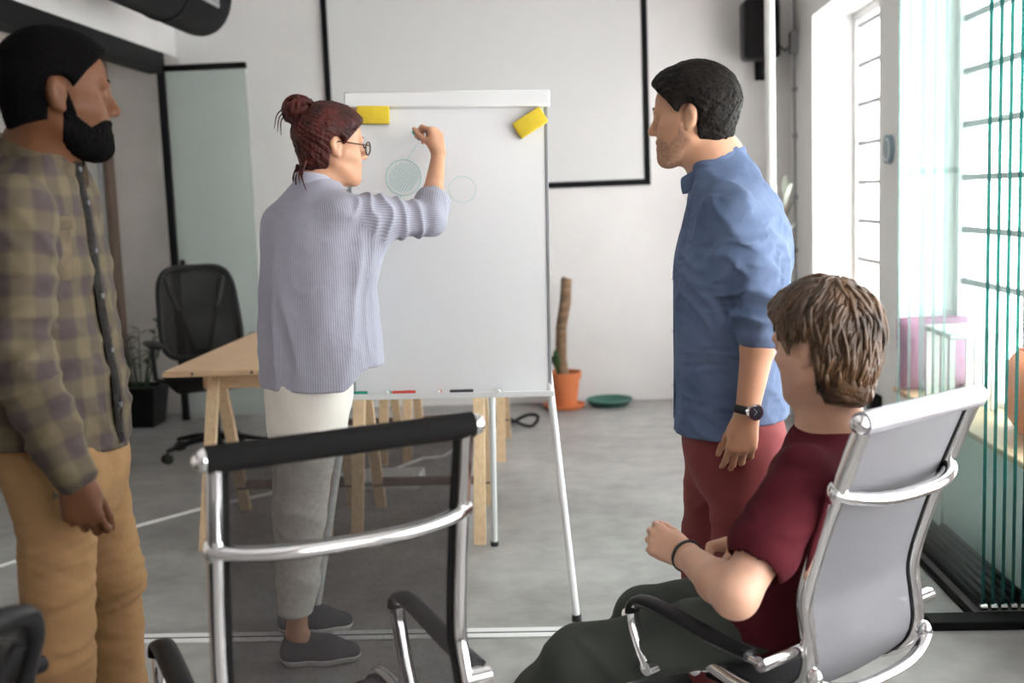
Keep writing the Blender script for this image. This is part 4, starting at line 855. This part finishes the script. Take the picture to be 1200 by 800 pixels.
# ---------------------------------------------------------------- woman, striped shirt
def woman():
    f = nrm((.62, .78, 0)); lf = np.array((-f[1], f[0], 0)); ang = rot2(f); org = np.array((*at(362, 450, 3.56)[:2], 0.0))
    T = person('woman with red hair bun drawing on the flip chart', org)
    hc = at(389, 171, 3.57); Rm = frame((.90, .44), R_(4)); hs = .95; nb = at(373, 217, 3.57)
    sh = at(402, 248, 3.48); el = at(503, 257, 3.60); wr = at(514, 180, 3.80)
    sh2 = at(331, 262, 3.68); el2 = sh2 + np.array((-.01, .07, -.27)); wr2 = el2 + np.array((.06, .13, -.18))
    h1 = at(366, 462, 3.50); k1 = at(352, 598, 3.48); a1 = at(347, 728, 3.43); a1[2] = .10
    h2 = at(352, 462, 3.64); k2 = at(348, 592, 3.68); a2 = at(344, 712, 3.70); a2[2] = .10
    kd = nrm(at(494, 160, 3.93) - wr)
    g = G(np.array((-.98, 3.2, 0)), np.array((-.12, 4.02, 1.78)), .0034)
    add_head(g, hc, Rm, hs, slim=.95); g.cone(hc + Rm @ np.array((-.03, 0, -.05)), nb, .046, .050, .03); g.cone(nb, at(370, 330, 3.57), .06, .09, .04); g.cone(at(370, 330, 3.57), at(364, 440, 3.57), .09, .10, .04)
    for a, e, w_ in ((sh, el, wr), (sh2, el2, wr2)): g.cone(nb + (0, 0, -.04), a, .035, .035, .03); g.cone(a, e, .040, .036, .02); g.cone(e, e * .6 + w_ * .4, .037, .033, .02); g.cone(e * .6 + w_ * .4, w_, .033, .022, .015)
    for a, k_, n_ in ((h1, k1, a1), (h2, k2, a2)): g.cone(at(364, 440, 3.57), a, .08, .07, .04); g.cone(a, k_, .065, .045, .02); g.cone(k_, n_, .042, .031, .02); g.cone(n_, n_ + np.array((.05, .0, -.05)), .031, .03, .02)
    up = np.array((0, 0, 1.0)); tips = hand(g, wr, nrm(kd * .35 + up * .9 + np.array((.02, 0, 0))), nrm(kd * .9 + np.array((-.55, 0, -.1))), np.array((-.85, -.25, .2)), .92, perf=((55, 60, 30), (70, 75, 40), (78, 80, 45), (80, 80, 45)), thumb=(.75, .35, .55), tcurl=25)
    hand(g, wr2, (.2, .4, -.8), (.7, -.5, 0), (.5, .6, .2), .9, curl=(30, 35, 25))
    gmesh(g, 'body', MAT['skin_woman'], T, org); eyes(hc, Rm, hs, T, org); brows(hc, Rm, hs, 'hair_red', T, org)
    # hair: smooth cap pulled into a bun
    bl = np.array((-.105, .015, .105)); bc = hc + Rm @ (bl * hs)
    def nz(p, q):
        d = q - bl; r = np.linalg.norm(d, axis=1); a = np.arctan2(d[:, 1], d[:, 0] * .6 + d[:, 2]); return (.0012 * np.sin(a * 37 + 5 * np.sin(r * 30)) + .0008 * np.sin(a * 83 + 4)) + .0022 * wav(p, (40, 40, 40), 31)
    hair_cap(hc, Rm, hs, .020, nz, 'hair', MAT['hair_red'], T, org, nape=-.094, earcut=.025, slim=.95, line=lambda x, z: x - np.interp(z, [-.10, -.03, -.005, .03, .06, .08, .14], [-.027, -.027, .012, .040, .070, .092, .13]))
    mb = MB(); r_ = np.random.default_rng(5)
    for k in range(26):
        ax = nrm(r_.normal(size=3) + np.array((0, 0, .4))); u = nrm(np.cross(ax, (1, .3, 0))); v = np.cross(ax, u); R0 = .036 + .010 * r_.random(); a0 = r_.uniform(0, 6); P = []
        for t in np.linspace(0, 3.4, 11): P.append(bc - org + (u * math.cos(a0 + t) + v * math.sin(a0 + t)) * R0 + ax * .016 * math.sin(t * 1.3 + k))
        mb.tube(P, [.003] + [.0085] * 9 + [.003], 7)
    mb.ball(bc - org, .034, 16, 12); tag(build(mb, 'hair_bun', MAT['hair_red'], T, smooth=80), kind='stuff')
    mb = MB()
    for k in range(9):
        s0 = hc + Rm @ (np.array((-.095 - .01 * r_.random(), r_.uniform(-.05, .05), -.055 - .02 * r_.random())) * hs); e0 = s0 + np.array((r_.uniform(-.03, .02), r_.uniform(-.02, .02), -.055 - .04 * r_.random())); mb.tube(spline([s0 - org, (s0 + e0) / 2 - org + np.array((-.012, 0, 0)), e0 - org], 7), [.004, .004, .0035, .003, .0025, .002, .001], 6)
    for k in range(3):
        s0 = bc + np.array((-.03, 0, .01 * k)); e0 = s0 + np.array((-.03 - .01 * k, 0, -.07)); mb.tube(spline([s0 - org, s0 * .5 + e0 * .5 - org + np.array((-.012, 0, .01)), e0 - org], 7), [.003, .003, .0025, .002, .002, .0015, .001], 6)
    tag(build(mb, 'loose_strands', MAT['hair_red'], T), kind='stuff')
    # shirt
    secs = rows([(379, 470, 3.57, .212, .175), (378, 440, 3.57, .210, .172), (375, 400, 3.57, .203, .166), (372, 350, 3.57, .196, .158), (370, 300, 3.57, .190, .145), (366, 270, 3.57, .185, .125), (366, 243, 3.57, .165, .095), (369, 222, 3.57, .10, .075), (372, 207, 3.57, .062, .060), (373, 202, 3.57, .052, .052)], ang)
    g = G(np.array((-1.02, 3.2, .70)), np.array((-.13, 4.0, 1.60)), .0052); g.zloft(secs, .03, 2.2)
    ce = el + (wr - el) * .10
    g.cone(sh + (0, 0, -.01), el + (sh - el) * .0, .066, .052, .045); g.cone(el, ce, .052, .054, .02); g.cone(el + (wr - el) * .06, el + (wr - el) * .22, .056, .060, .004); g.cone(sh * .6 + el * .4 + (0, 0, -.02), at(418, 310, 3.50), .05, .06, .06)
    g.cone(sh2, el2, .058, .054, .05); g.cone(el2, wr2, .056, .046, .03)
    def fs(p):
        s_ = np.abs((p - sh) @ nrm(el - sh)); return folds(p, (3.0, 3.0, 1.6), 41, .011) * np.clip((1.42 - p[:, 2]) / .25, .25, 1) + folds(p, (7, 7, 4), 42, .004) + armfolds(p, sh, el, .012, .06, 43)
    g.disp(fs)
    ax = nrm(wr - el); cc = el + (wr - el) * .20
    g.cone(cc, cc + ax * .12, .040, .046, .0, sub=True)
    c0 = at(377, 440, 3.57); zb, zf = at(340, 455, 3.5)[2], at(430, 424, 3.6)[2]
    def hem(X, Y, Z):
        u = (X - c0[0]) * f[0] + (Y - c0[1]) * f[1]; v = (X - c0[0]) * lf[0] + (Y - c0[1]) * lf[1]; t = np.clip((u - .0 - .10 * np.clip(-v / .2, -1, 1) * -1) / .10, 0, 1); t = t * t * (3 - 2 * t)
        return np.where((X - c0[0]) ** 2 + (Y - c0[1]) ** 2 < .30 ** 2, zb + (zf - zb) * t - Z, -1.0)
    g.cut(hem)
    gmesh(g, 'shirt', MAT['stripe_shirt'], T, org, 1, bones=[(at(379, 470, 3.57), at(370, 215, 3.57), f, .19, 0), (sh, el, up, .055, 0), (el, wr, f, .055, .3), (sh2, el2, f, .06, 0), (el2, wr2, f, .05, .3)])
    collar_ring(nb + (0, 0, .022), (f, lf), .066, .022, .045, 'collar', MAT['shirt_pale'], T, org, .45)
    # trousers
    g = G(np.array((-.95, 3.15, .06)), np.array((-.30, 4.0, 1.05)), .0055)
    g.zloft(rows([(362, 415, 3.57, .150, .120), (362, 450, 3.57, .165, .135), (361, 480, 3.57, .160, .130), (358, 515, 3.57, .13, .11), (356, 540, 3.57, .09, .08)], ang * .6), .03)
    for a, k_, n_ in ((h1, k1, a1), (h2, k2, a2)): g.cone(a, k_, .098, .078, .04); g.cone(k_, n_ * .55 + k_ * .45, .078, .066, .03); g.cone(n_ * .55 + k_ * .45, n_ + (0, 0, .075), .066, .052, .02)
    g.disp(lambda p: folds(p, (2.2, 2.2, 9), 51, .006) * np.clip(np.exp(-((p[:, 2] - .45) / .22) ** 2) + .3, 0, 1.2)); g.cut(lambda X, Y, Z: .165 - Z + 0 * X + 0 * Y)
    gmesh(g, 'trousers', MAT['cream_trousers'], T, org)
    for n_, dv in ((a1, (1, .06)), (a2, (1, .05))): add_shoe((n_[0] - .055, n_[1], 0), dv, .97, 'shoe', 'shoe_grey', 'sole_white', T, org, 'sole_white')
    # marker held against the board
    tip = at(492, 163, 3.948); back = tip + nrm((tips[0] + tips[4]) / 2 + np.array((0, 0, .0)) - tip) * .13
    m = thing('board_marker', 'green marker in the hand of the drawing woman', 'marker', Matrix.Translation(Vector(tip.tolist())))
    b = back - tip; build(MB().cyl(b * .08, b * .80, .0075, n=14), 'barrel', MAT['marker_black'], m); build(MB().cyl(b * .80, b, .0078, n=14), 'end_plug', MAT['marker_green'], m); build(MB().cyl((0, 0, 0), b * .08, .002, .005, n=10), 'tip', MAT['marker_green'], m)
    # glasses
    gl = thing('eyeglasses', 'dark round eyeglasses worn by the woman with the bun', 'glasses', Matrix.Translation(Vector(hc.tolist()))); P = lambda x, y, z: Rm @ (np.array((x, y * .95, z)) * hs)
    for q in (-1, 1):
        rim = [P(.112 - .002 * 0, q * .034 + .024 * math.cos(a), -.004 + .021 * math.sin(a)) for a in np.linspace(0, 2 * math.pi, 25)[:-1]]
        build(MB().tube(rim, .0024, 6, closed=True), 'rim', MAT['tortoise'], gl); build(MB().add(rim + [r + Rm[:, 0] * .0012 for r in rim], [tuple(range(24)), tuple(range(24, 48))[::-1]]), 'lens', MAT['lens'], gl)
        build(MB().tube(spline([P(.111, q * .057, .004), P(.06, q * .077, .006), P(.0, q * .084, .010), P(-.02, q * .085, .0)], 12), .0022, 6), 'temple', MAT['tortoise'], gl)
    build(MB().tube(spline([P(.112, -.011, .0), P(.116, 0, .004), P(.112, .011, .0)], 7), .0022, 6), 'bridge', MAT['tortoise'], gl)
# ---------------------------------------------------------------- man in blue shirt
def man_blue():
    f = nrm((-.97, .24, 0)); lf = np.array((-f[1], f[0], 0)); ang = rot2(f); org = np.array((*at(858, 500, 2.92)[:2], 0.0))
    T = person('dark-haired man in blue shirt and maroon trousers standing at right', org)
    hc = at(811, 137, 2.92); Rm = frame((-.93, .37), R_(3)); hs = .95; nb = at(840, 190, 2.92)
    sh = at(862, 252, 2.76); el = at(894, 370, 2.72); wr = at(875, 486, 2.70)
    sh2 = at(862, 245, 2.92) - lf * .19; el2 = sh2 + np.array((.05, .06, -.28)); wr2 = el2 + np.array((-.06, .0, -.25))
    h1 = at(872, 515, 2.83); k1 = np.array((*at(868, 680, 2.81)[:2], .52)); a1 = k1 + np.array((.05, .0, 0)); a1[2] = .10
    h2 = at(846, 515, 3.0); k2 = at(828, 655, 3.02); a2 = k2 + np.array((.0, .0, 0)); a2[2] = .10
    g = G(np.array((.25, 2.55, 0)), np.array((.95, 3.35, 1.86)), .0034)
    add_head(g, hc, Rm, hs); g.cone(hc + Rm @ np.array((-.03, 0, -.05)), nb, .055, .060, .03); g.cone(nb, at(858, 300, 2.92), .07, .10, .04); g.cone(at(858, 300, 2.92), at(858, 480, 2.92), .10, .10, .04)
    for a, e, w_ in ((sh, el, wr), (sh2, el2, wr2)): g.cone(nb + (0, 0, -.05), a, .04, .04, .03); g.cone(a, e, .046, .040, .02); g.cone(e, e * .7 + w_ * .3, .040, .041, .02); g.cone(e * .7 + w_ * .3, w_, .041, .0275, .015, None)
    for a, k_, n_ in ((h1, k1, a1), (h2, k2, a2)): g.cone(at(858, 480, 2.92), a, .07, .06, .04); g.cone(a, k_, .06, .045, .02); g.cone(k_, n_, .045, .035, .02); g.cone(n_, n_ + f * .08 + (0, 0, -.05), .03, .03, .02)
    hand(g, wr, at(866, 540, 2.70) - wr, np.array((.1, .9, .1)), np.array((-.95, .1, -.1)), 1.0, perf=((22, 30, 18), (26, 34, 20), (30, 36, 22), (34, 38, 24)), thumb=(.85, .3, .4), tcurl=10)
    hand(g, wr2, (-.05, 0, -1), (.2, -.9, 0), (-.9, -.2, 0), 1.0, curl=(30, 35, 25))
    gmesh(g, 'body', MAT['skin_tan'], T, org); eyes(hc, Rm, hs, T, org); brows(hc, Rm, hs, 'hair_dark', T, org)
    hair_cap(hc, Rm, hs, .021, lambda p, q: .0018 * np.sin(q[:, 1] * 260 + 6 * wav(p, (9, 9, 9), 6)) + .002 * wav(p, (50, 50, 50), 3), 'hair', MAT['hair_dark'], T, org, nape=-.085, zt=.006)
    def reg(q):
        a = np.interp(q[:, 0], [-.02, .0, .010, .026, .055, .080, .12], [.0, .012, .002, -.046, -.066, -.050, -.046]); lips = .016 - np.sqrt((q[:, 0] - .098) ** 2 * .5 + (q[:, 1] * .7) ** 2 + ((q[:, 2] + .066) * 1.5) ** 2)
        return np.maximum.reduce([q[:, 2] - a, -.002 - q[:, 0], lips, -.150 - q[:, 2]])
    shell(hc, Rm, hs, .0009, reg, 'stubble', MAT['stubble'], T, org)
    secs = rows([(858, 530, 2.92, .20, .150), (858, 490, 2.92, .195, .146), (856, 440, 2.92, .188, .140), (855, 390, 2.92, .188, .138), (857, 340, 2.92, .195, .142), (860, 300, 2.92, .20, .146), (862, 262, 2.92, .195, .130), (858, 228, 2.92, .165, .105), (849, 202, 2.92, .11, .085), (842, 184, 2.92, .075, .072), (840, 176, 2.92, .066, .064)], ang)
    g = G(np.array((.22, 2.55, .72)), np.array((.95, 3.35, 1.62)), .0052); g.zloft(secs, .03, 2.3)
    for a, e, w_ in ((sh, el, wr), (sh2, el2, wr2)):
        g.cone(a + (0, 0, -.005), e, .070, .056, .04); m_ = e + (w_ - e) * .16; g.cone(e, m_, .056, .050, .02); g.cone(e + (w_ - e) * .03, m_, .058, .056, .004)
    g.disp(lambda p: folds(p, (4.5, 4.5, 6), 61, .010) * np.clip(np.linalg.norm(p - at(840, 460, 2.8), axis=1) / .3, .3, 1) + folds(p, (8, 8, 14), 62, .0035) + armfolds(p, sh, el, .013, .065, 63, .15, 1.2))
    c0 = at(858, 500, 2.92); zf, zb = at(830, 507, 2.85)[2], at(915, 484, 2.9)[2]
    def hem(X, Y, Z):
        u = (X - c0[0]) * f[0] + (Y - c0[1]) * f[1]; t = np.clip((.02 - u) / .09, 0, 1); t = t * t * (3 - 2 * t)
        return np.where((X - wr[0]) ** 2 + (Y - wr[1]) ** 2 > .05 ** 2, zf + (zb - zf) * t - Z, zf - Z) + 0 * Z
    g.cut(hem); gmesh(g, 'shirt', MAT['denim_shirt'], T, org, 1)
    Q = spline(np.array(sorted(secs)), 40); P = [np.array((r[1], r[2], r[0])) + f * (r[4] + .003) - org for r in Q[4:37]]
    pl = build(MB().tube(P, [(.016, .004)] * len(P), 8, flat=f), 'placket', MAT['denim_shirt'], T)
    for i in range(3, len(P), 5): build(MB().cyl(P[i] + f * .003, P[i] + f * .007, .005, n=10), 'button', MAT['white_plastic'], pl)
    collar_ring(nb + (0, 0, .016) + f * .010, (f, lf), .076, .022, .075, 'collar', MAT['denim_shirt'], T, org, .35)
    g = G(np.array((.20, 2.6, .03)), np.array((.95, 3.3, 1.10)), .006)
    g.zloft(rows([(858, 455, 2.92, .165, .118), (858, 500, 2.92, .178, .130), (858, 530, 2.92, .168, .122), (856, 560, 2.92, .13, .09), (856, 585, 2.92, .08, .06)], ang), .03, 2.2)
    for a, k_, n_ in ((h1, k1, a1), (h2, k2, a2)): g.cone(a, k_, .096, .070, .04); m_ = k_ * .5 + n_ * .5; g.cone(k_, m_, .070, .060, .03); g.cone(m_, n_, .060, .056, .03); g.cone(n_, n_ + (0, 0, -.05), .056, .058, .01)
    g.disp(lambda p: folds(p, (2.6, 2.6, 6), 71, .006)); g.cut(lambda X, Y, Z: .04 - Z + 0 * X + 0 * Y); gmesh(g, 'trousers', MAT['maroon_trousers'], T, org)
    for n_ in (a1, a2): add_shoe((n_[0] + .05, n_[1], 0), (-1, .1), 1.1, 'shoe', 'leather_black', 'rubber', T, org)
    # wristwatch
    d = nrm(wr - el); c = wr + d * -.012; n = nrm(np.array((.35, -.93, .12)) - d * (np.array((.35, -.93, .12)) @ d)); t = np.cross(d, n)
    w_ = thing('wristwatch', 'wristwatch with dark dial on the blue-shirted man\'s wrist', 'watch', Matrix.Translation(Vector(c.tolist())))
    ring = [(n * math.cos(a) + t * math.sin(a)) * .0315 for a in np.linspace(0, 2 * math.pi, 29)[:-1]]; build(MB().tube(ring, [(.0024, .010)] * 28, 8, flat=d, closed=True), 'strap', MAT['leather_black'], w_)
    build(MB().cyl(n * .029, n * .040, .021, .020, 24), 'case', MAT['chrome'], w_); dl = build(MB().cyl(n * .0401, n * .0412, .0165, n=24), 'dial', MAT['watch_face'], w_)
    for a, L_ in ((.6, .011), (2.3, .014)): build(MB().cyl(n * .0416, n * .0416 + (d * math.cos(a) + t * math.sin(a)) * L_, .0008, n=6), 'watch_hand', MAT['chrome'], dl)
    build(MB().cyl(n * .034 + t * .02, n * .034 + t * .025, .003, n=10), 'crown', MAT['chrome'], w_)
# ---------------------------------------------------------------- seated man
def man_seated():
    f = nrm((-.72, .69, 0)); lf = np.array((-f[1], f[0], 0)); rt = -lf; ang = rot2(f)
    cm = ch2.matrix_basis; hp = np.array(cm @ Vector((0, .10, .475))); org = np.array((hp[0], hp[1], 0.0))
    T = person('man in dark red t-shirt seated in the grey chair, seen from behind', org)
    hc = at(963, 405, 2.42); Rm = frame((-.64, .77), R_(5)); hs = 1.02; nb = at(972, 503, 2.45)
    sh = at(942, 562, 2.31); sh2 = sh + rt * .335 + f * .03 + np.array((0, 0, .0)); ch = (sh + sh2) / 2 + np.array((0, 0, -.08)); el = at(862, 698, 2.20); wr = at(806, 652, 2.40)
    el2 = sh2 + f * .07 + np.array((0, 0, -.25)); wr2 = at(876, 632, 2.53)
    hL = hp + lf * .075 - np.array((0, 0, .02)); hR = hp + rt * .08; kL = at(676, 770, 2.62); kR = at(754, 722, 2.82)
    aL = np.array((kL[0] - .17, kL[1] + .12, .10)); aR = np.array((kR[0] - .12, kR[1] + .16, .10))
    g = G(np.array((-.20, 1.95, 0)), np.array((1.05, 3.2, 1.36)), .0036)
    add_head(g, hc, Rm, hs); g.cone(hc + Rm @ np.array((-.03, 0, -.05)), nb, .057, .063, .03); g.cone(nb, ch, .065, .08, .05); g.cone(ch, hp, .08, .09, .05)
    for a, e, w_ in ((sh, el, wr), (sh2, el2, wr2)):
        g.cone(nb + (0, 0, -.06), a, .045, .05, .04); g.cone(a, e, .054, .043, .02); g.cone(e, e * .65 + w_ * .35, .043, .043, .025); g.cone(e * .65 + w_ * .35, w_, .043, .029, .02)
    for a, k_, n_ in ((hL, kL, aL), (hR, kR, aR)): g.cone(hp, a, .08, .07, .04); g.cone(a, k_, .065, .05, .02); g.cone(k_, n_, .048, .036, .02); g.cone(n_, n_ + f * .08 + (0, 0, -.05), .03, .03, .02)
    hand(g, wr, nrm((-.75, .45, .35)), nrm((.5, .75, -.45)), nrm((.1, .5, .85)), 1.0, perf=((60, 85, 55),) * 4, thumb=(.75, .25, .6), tcurl=25)
    hand(g, wr2, nrm((-.9, -.05, -.12)), nrm((.1, -.35, -.95)), nrm((-.25, -.9, .3)), 1.0, perf=((50, 70, 45), (55, 72, 45), (58, 74, 45), (60, 74, 45)), thumb=(.7, .4, .5), tcurl=20)
    gmesh(g, 'body', MAT['skin_light'], T, org); eyes(hc, Rm, hs, T, org); brows(hc, Rm, hs, 'hair_brown', T, org)
    # wavy hair: cap plus locks following the scalp
    hair_cap(hc, Rm, hs, .020, lambda p, q: .004 * wav(p, (14, 14, 10), 8) + .002 * wav(p, (50, 50, 30), 9), 'hair', MAT['hair_brown'], T, org, nape=-.130, zt=.010, earcut=.034, nv=-.022)
    r_ = np.random.default_rng(12); mb = MB(); cr = nrm((-.35, 0, .95)); rad = np.array((.104, .084, .096)); n = 0
    while n < 1300:
        v = nrm(r_.normal(size=3)); th = math.acos(np.clip(v @ cr, -1, 1))
        p = v * rad * np.array((1 + .5 * max(0, -v[2]) ** 2, 1 + .25 * max(0, -v[2]) ** 2, 1 + .42 * max(0, -v[2]))) + np.array((-.012, 0, .030))
        if p[2] < -.118 or (cap_line(p[0] + .004, p[2]) > 0) or (abs(p[1]) > .05 and -.05 < p[2] < .016 and -.036 < p[0] < .012): continue
        n += 1; tg = nrm(v - cr * (v @ cr) * 0 - cr); tg = nrm(tg - v * (tg @ v)); sd = np.cross(v, tg); L_ = r_.uniform(.05, .10); lift = r_.uniform(.006, .015) + (.008 if p[2] > .05 else 0); ph = r_.uniform(0, 6); sw = r_.uniform(-.35, .35) + .25 * math.sin(v[1] * 9); P = []; vv = v.copy()
        for j in range(9):
            t = j / 8; dn = max(0, -vv[2]); q = vv * (rad * np.array((1 + .5 * dn * dn, 1 + .25 * dn * dn, 1 + .42 * dn)) + lift * (1 - .35 * t * t)) + np.array((-.012, 0, .030)) + sd * .005 * math.sin(ph + t * 4) + vv * .003 * math.sin(ph * 2 + t * 5)
            if (abs(q[1]) > .045 and -.055 < q[2] < .014 and -.036 < q[0] < .012) or cap_line(q[0] - .012, q[2]) > 0 or q[2] < -.135: break
            P.append(hc - org + Rm @ (q * hs))
            tg2 = nrm(vv - cr); tg2 = nrm(tg2 - vv * (tg2 @ vv)); s2 = np.cross(vv, tg2); vv = nrm(vv + (tg2 + s2 * sw) * L_ / 8 / .1)
        if len(P) < 4: continue
        w0 = r_.uniform(.0032, .0058); mb.tube(P, [w0 * .5] + [w0] * (len(P) - 3) + [w0 * .7, w0 * .15], 6)
    tag(build(mb, 'hair_locks', MAT['hair_brown'], T, smooth=80), kind='stuff')
    # t-shirt
    m1 = (sh + sh2) / 2; 
    def sec(z, t, a, b): c = hp * (1 - t) + m1 * t; return (z, c[0], c[1], a, b, ang)
    zs = sh[2]
    secs = [sec(.43, 0, .18, .125), sec(.50, .0, .185, .13), sec(.62, .35, .178, .122), sec(.72, .7, .182, .116), sec(.80, .95, .190, .106), sec(zs - .03, 1, .190, .098), (zs + .035, *(m1 * .7 + nb * .3)[:2], .160, .090, ang), (nb[2] + .0, nb[0], nb[1], .085, .078, ang), (nb[2] + .022, nb[0], nb[1], .06, .06, ang)]
    g = G(np.array((.1, 1.95, .36)), np.array((1.10, 3.0, 1.16)), .0052); g.zloft(secs, .03, 2.3)
    for a, e in ((sh, el), (sh2, el2)):
        q = a + (e - a) * .60; rr = .072 if a is sh else .060; g.cone(a, q, rr, rr, .05); g.cone(a + (e - a) * .45, q, rr - .002, rr, .006); ax = nrm(e - a)
    g.disp(lambda p: folds(p, (3.5, 3.5, 5), 81, .007))
    q = sh + (el - sh) * .60; ax = nrm(el - sh); g.cone(q + ax * .055, q + ax * .09, .058, .062, 0, sub=True)
    gmesh(g, 't_shirt', MAT['maroon_tee'], T, org, 1)
    ring = [nb + (0, 0, .014) - org + f * .064 * math.cos(a) + lf * .064 * math.sin(a) + np.array((0, 0, -.012 * math.cos(a))) for a in np.linspace(0, 2 * math.pi, 33)[:-1]]
    build(MB().tube(ring, .007, 8, closed=True), 'neckband', MAT['maroon_tee'], T)
    # trousers
    g = G(np.array((-.28, 1.95, .03)), np.array((1.05, 3.2, .75)), .006); g.ell(hp, (.13, .15, .10), np.stack([f, lf, np.array((0, 0, 1.0))], 1), .04)
    for a, k_, n_ in ((hL, kL, aL), (hR, kR, aR)): g.cone(a, k_, .090, .070, .05); g.cone(k_, k_ * .5 + n_ * .5, .072, .066, .03); g.cone(k_ * .5 + n_ * .5, n_, .066, .058, .03)
    g.disp(lambda p: folds(p, (4, 4, 4), 91, .007)); g.cut(lambda X, Y, Z: .05 - Z + 0 * X + 0 * Y); gmesh(g, 'trousers', MAT['green_trousers'], T, org)
    for n_ in (aL, aR): add_shoe((n_[0] + .045, n_[1] - .02, 0), (-.85, .4), 1.1, 'shoe', 'leather_black', 'rubber', T, org)
    # bracelet
    d = nrm(wr - el); c = wr + d * .004; u = nrm(np.cross(d, (0, 0, 1))); v = np.cross(d, u)
    br = tag(build(MB().tube([(u * math.cos(a) + v * math.sin(a)) * .0335 for a in np.linspace(0, 2 * math.pi, 29)[:-1]], .0042, 8, closed=True), 'bracelet', MAT['leather_black'], None, Matrix.Translation(Vector(c.tolist()))), 'thin black cord bracelet on the seated man\'s wrist', 'bracelet')
    build(MB().ball(u * .0335, .0065, 10, 8), 'bead', MAT['leather_black'], br)
mat('plaid_collar', (.085, .066, .042), .9, var=.4, vscale=22, spec=.2); mat('shirt_pale', (.47, .47, .56), .85, spec=.2)
man_plaid(); woman(); man_blue(); man_seated()
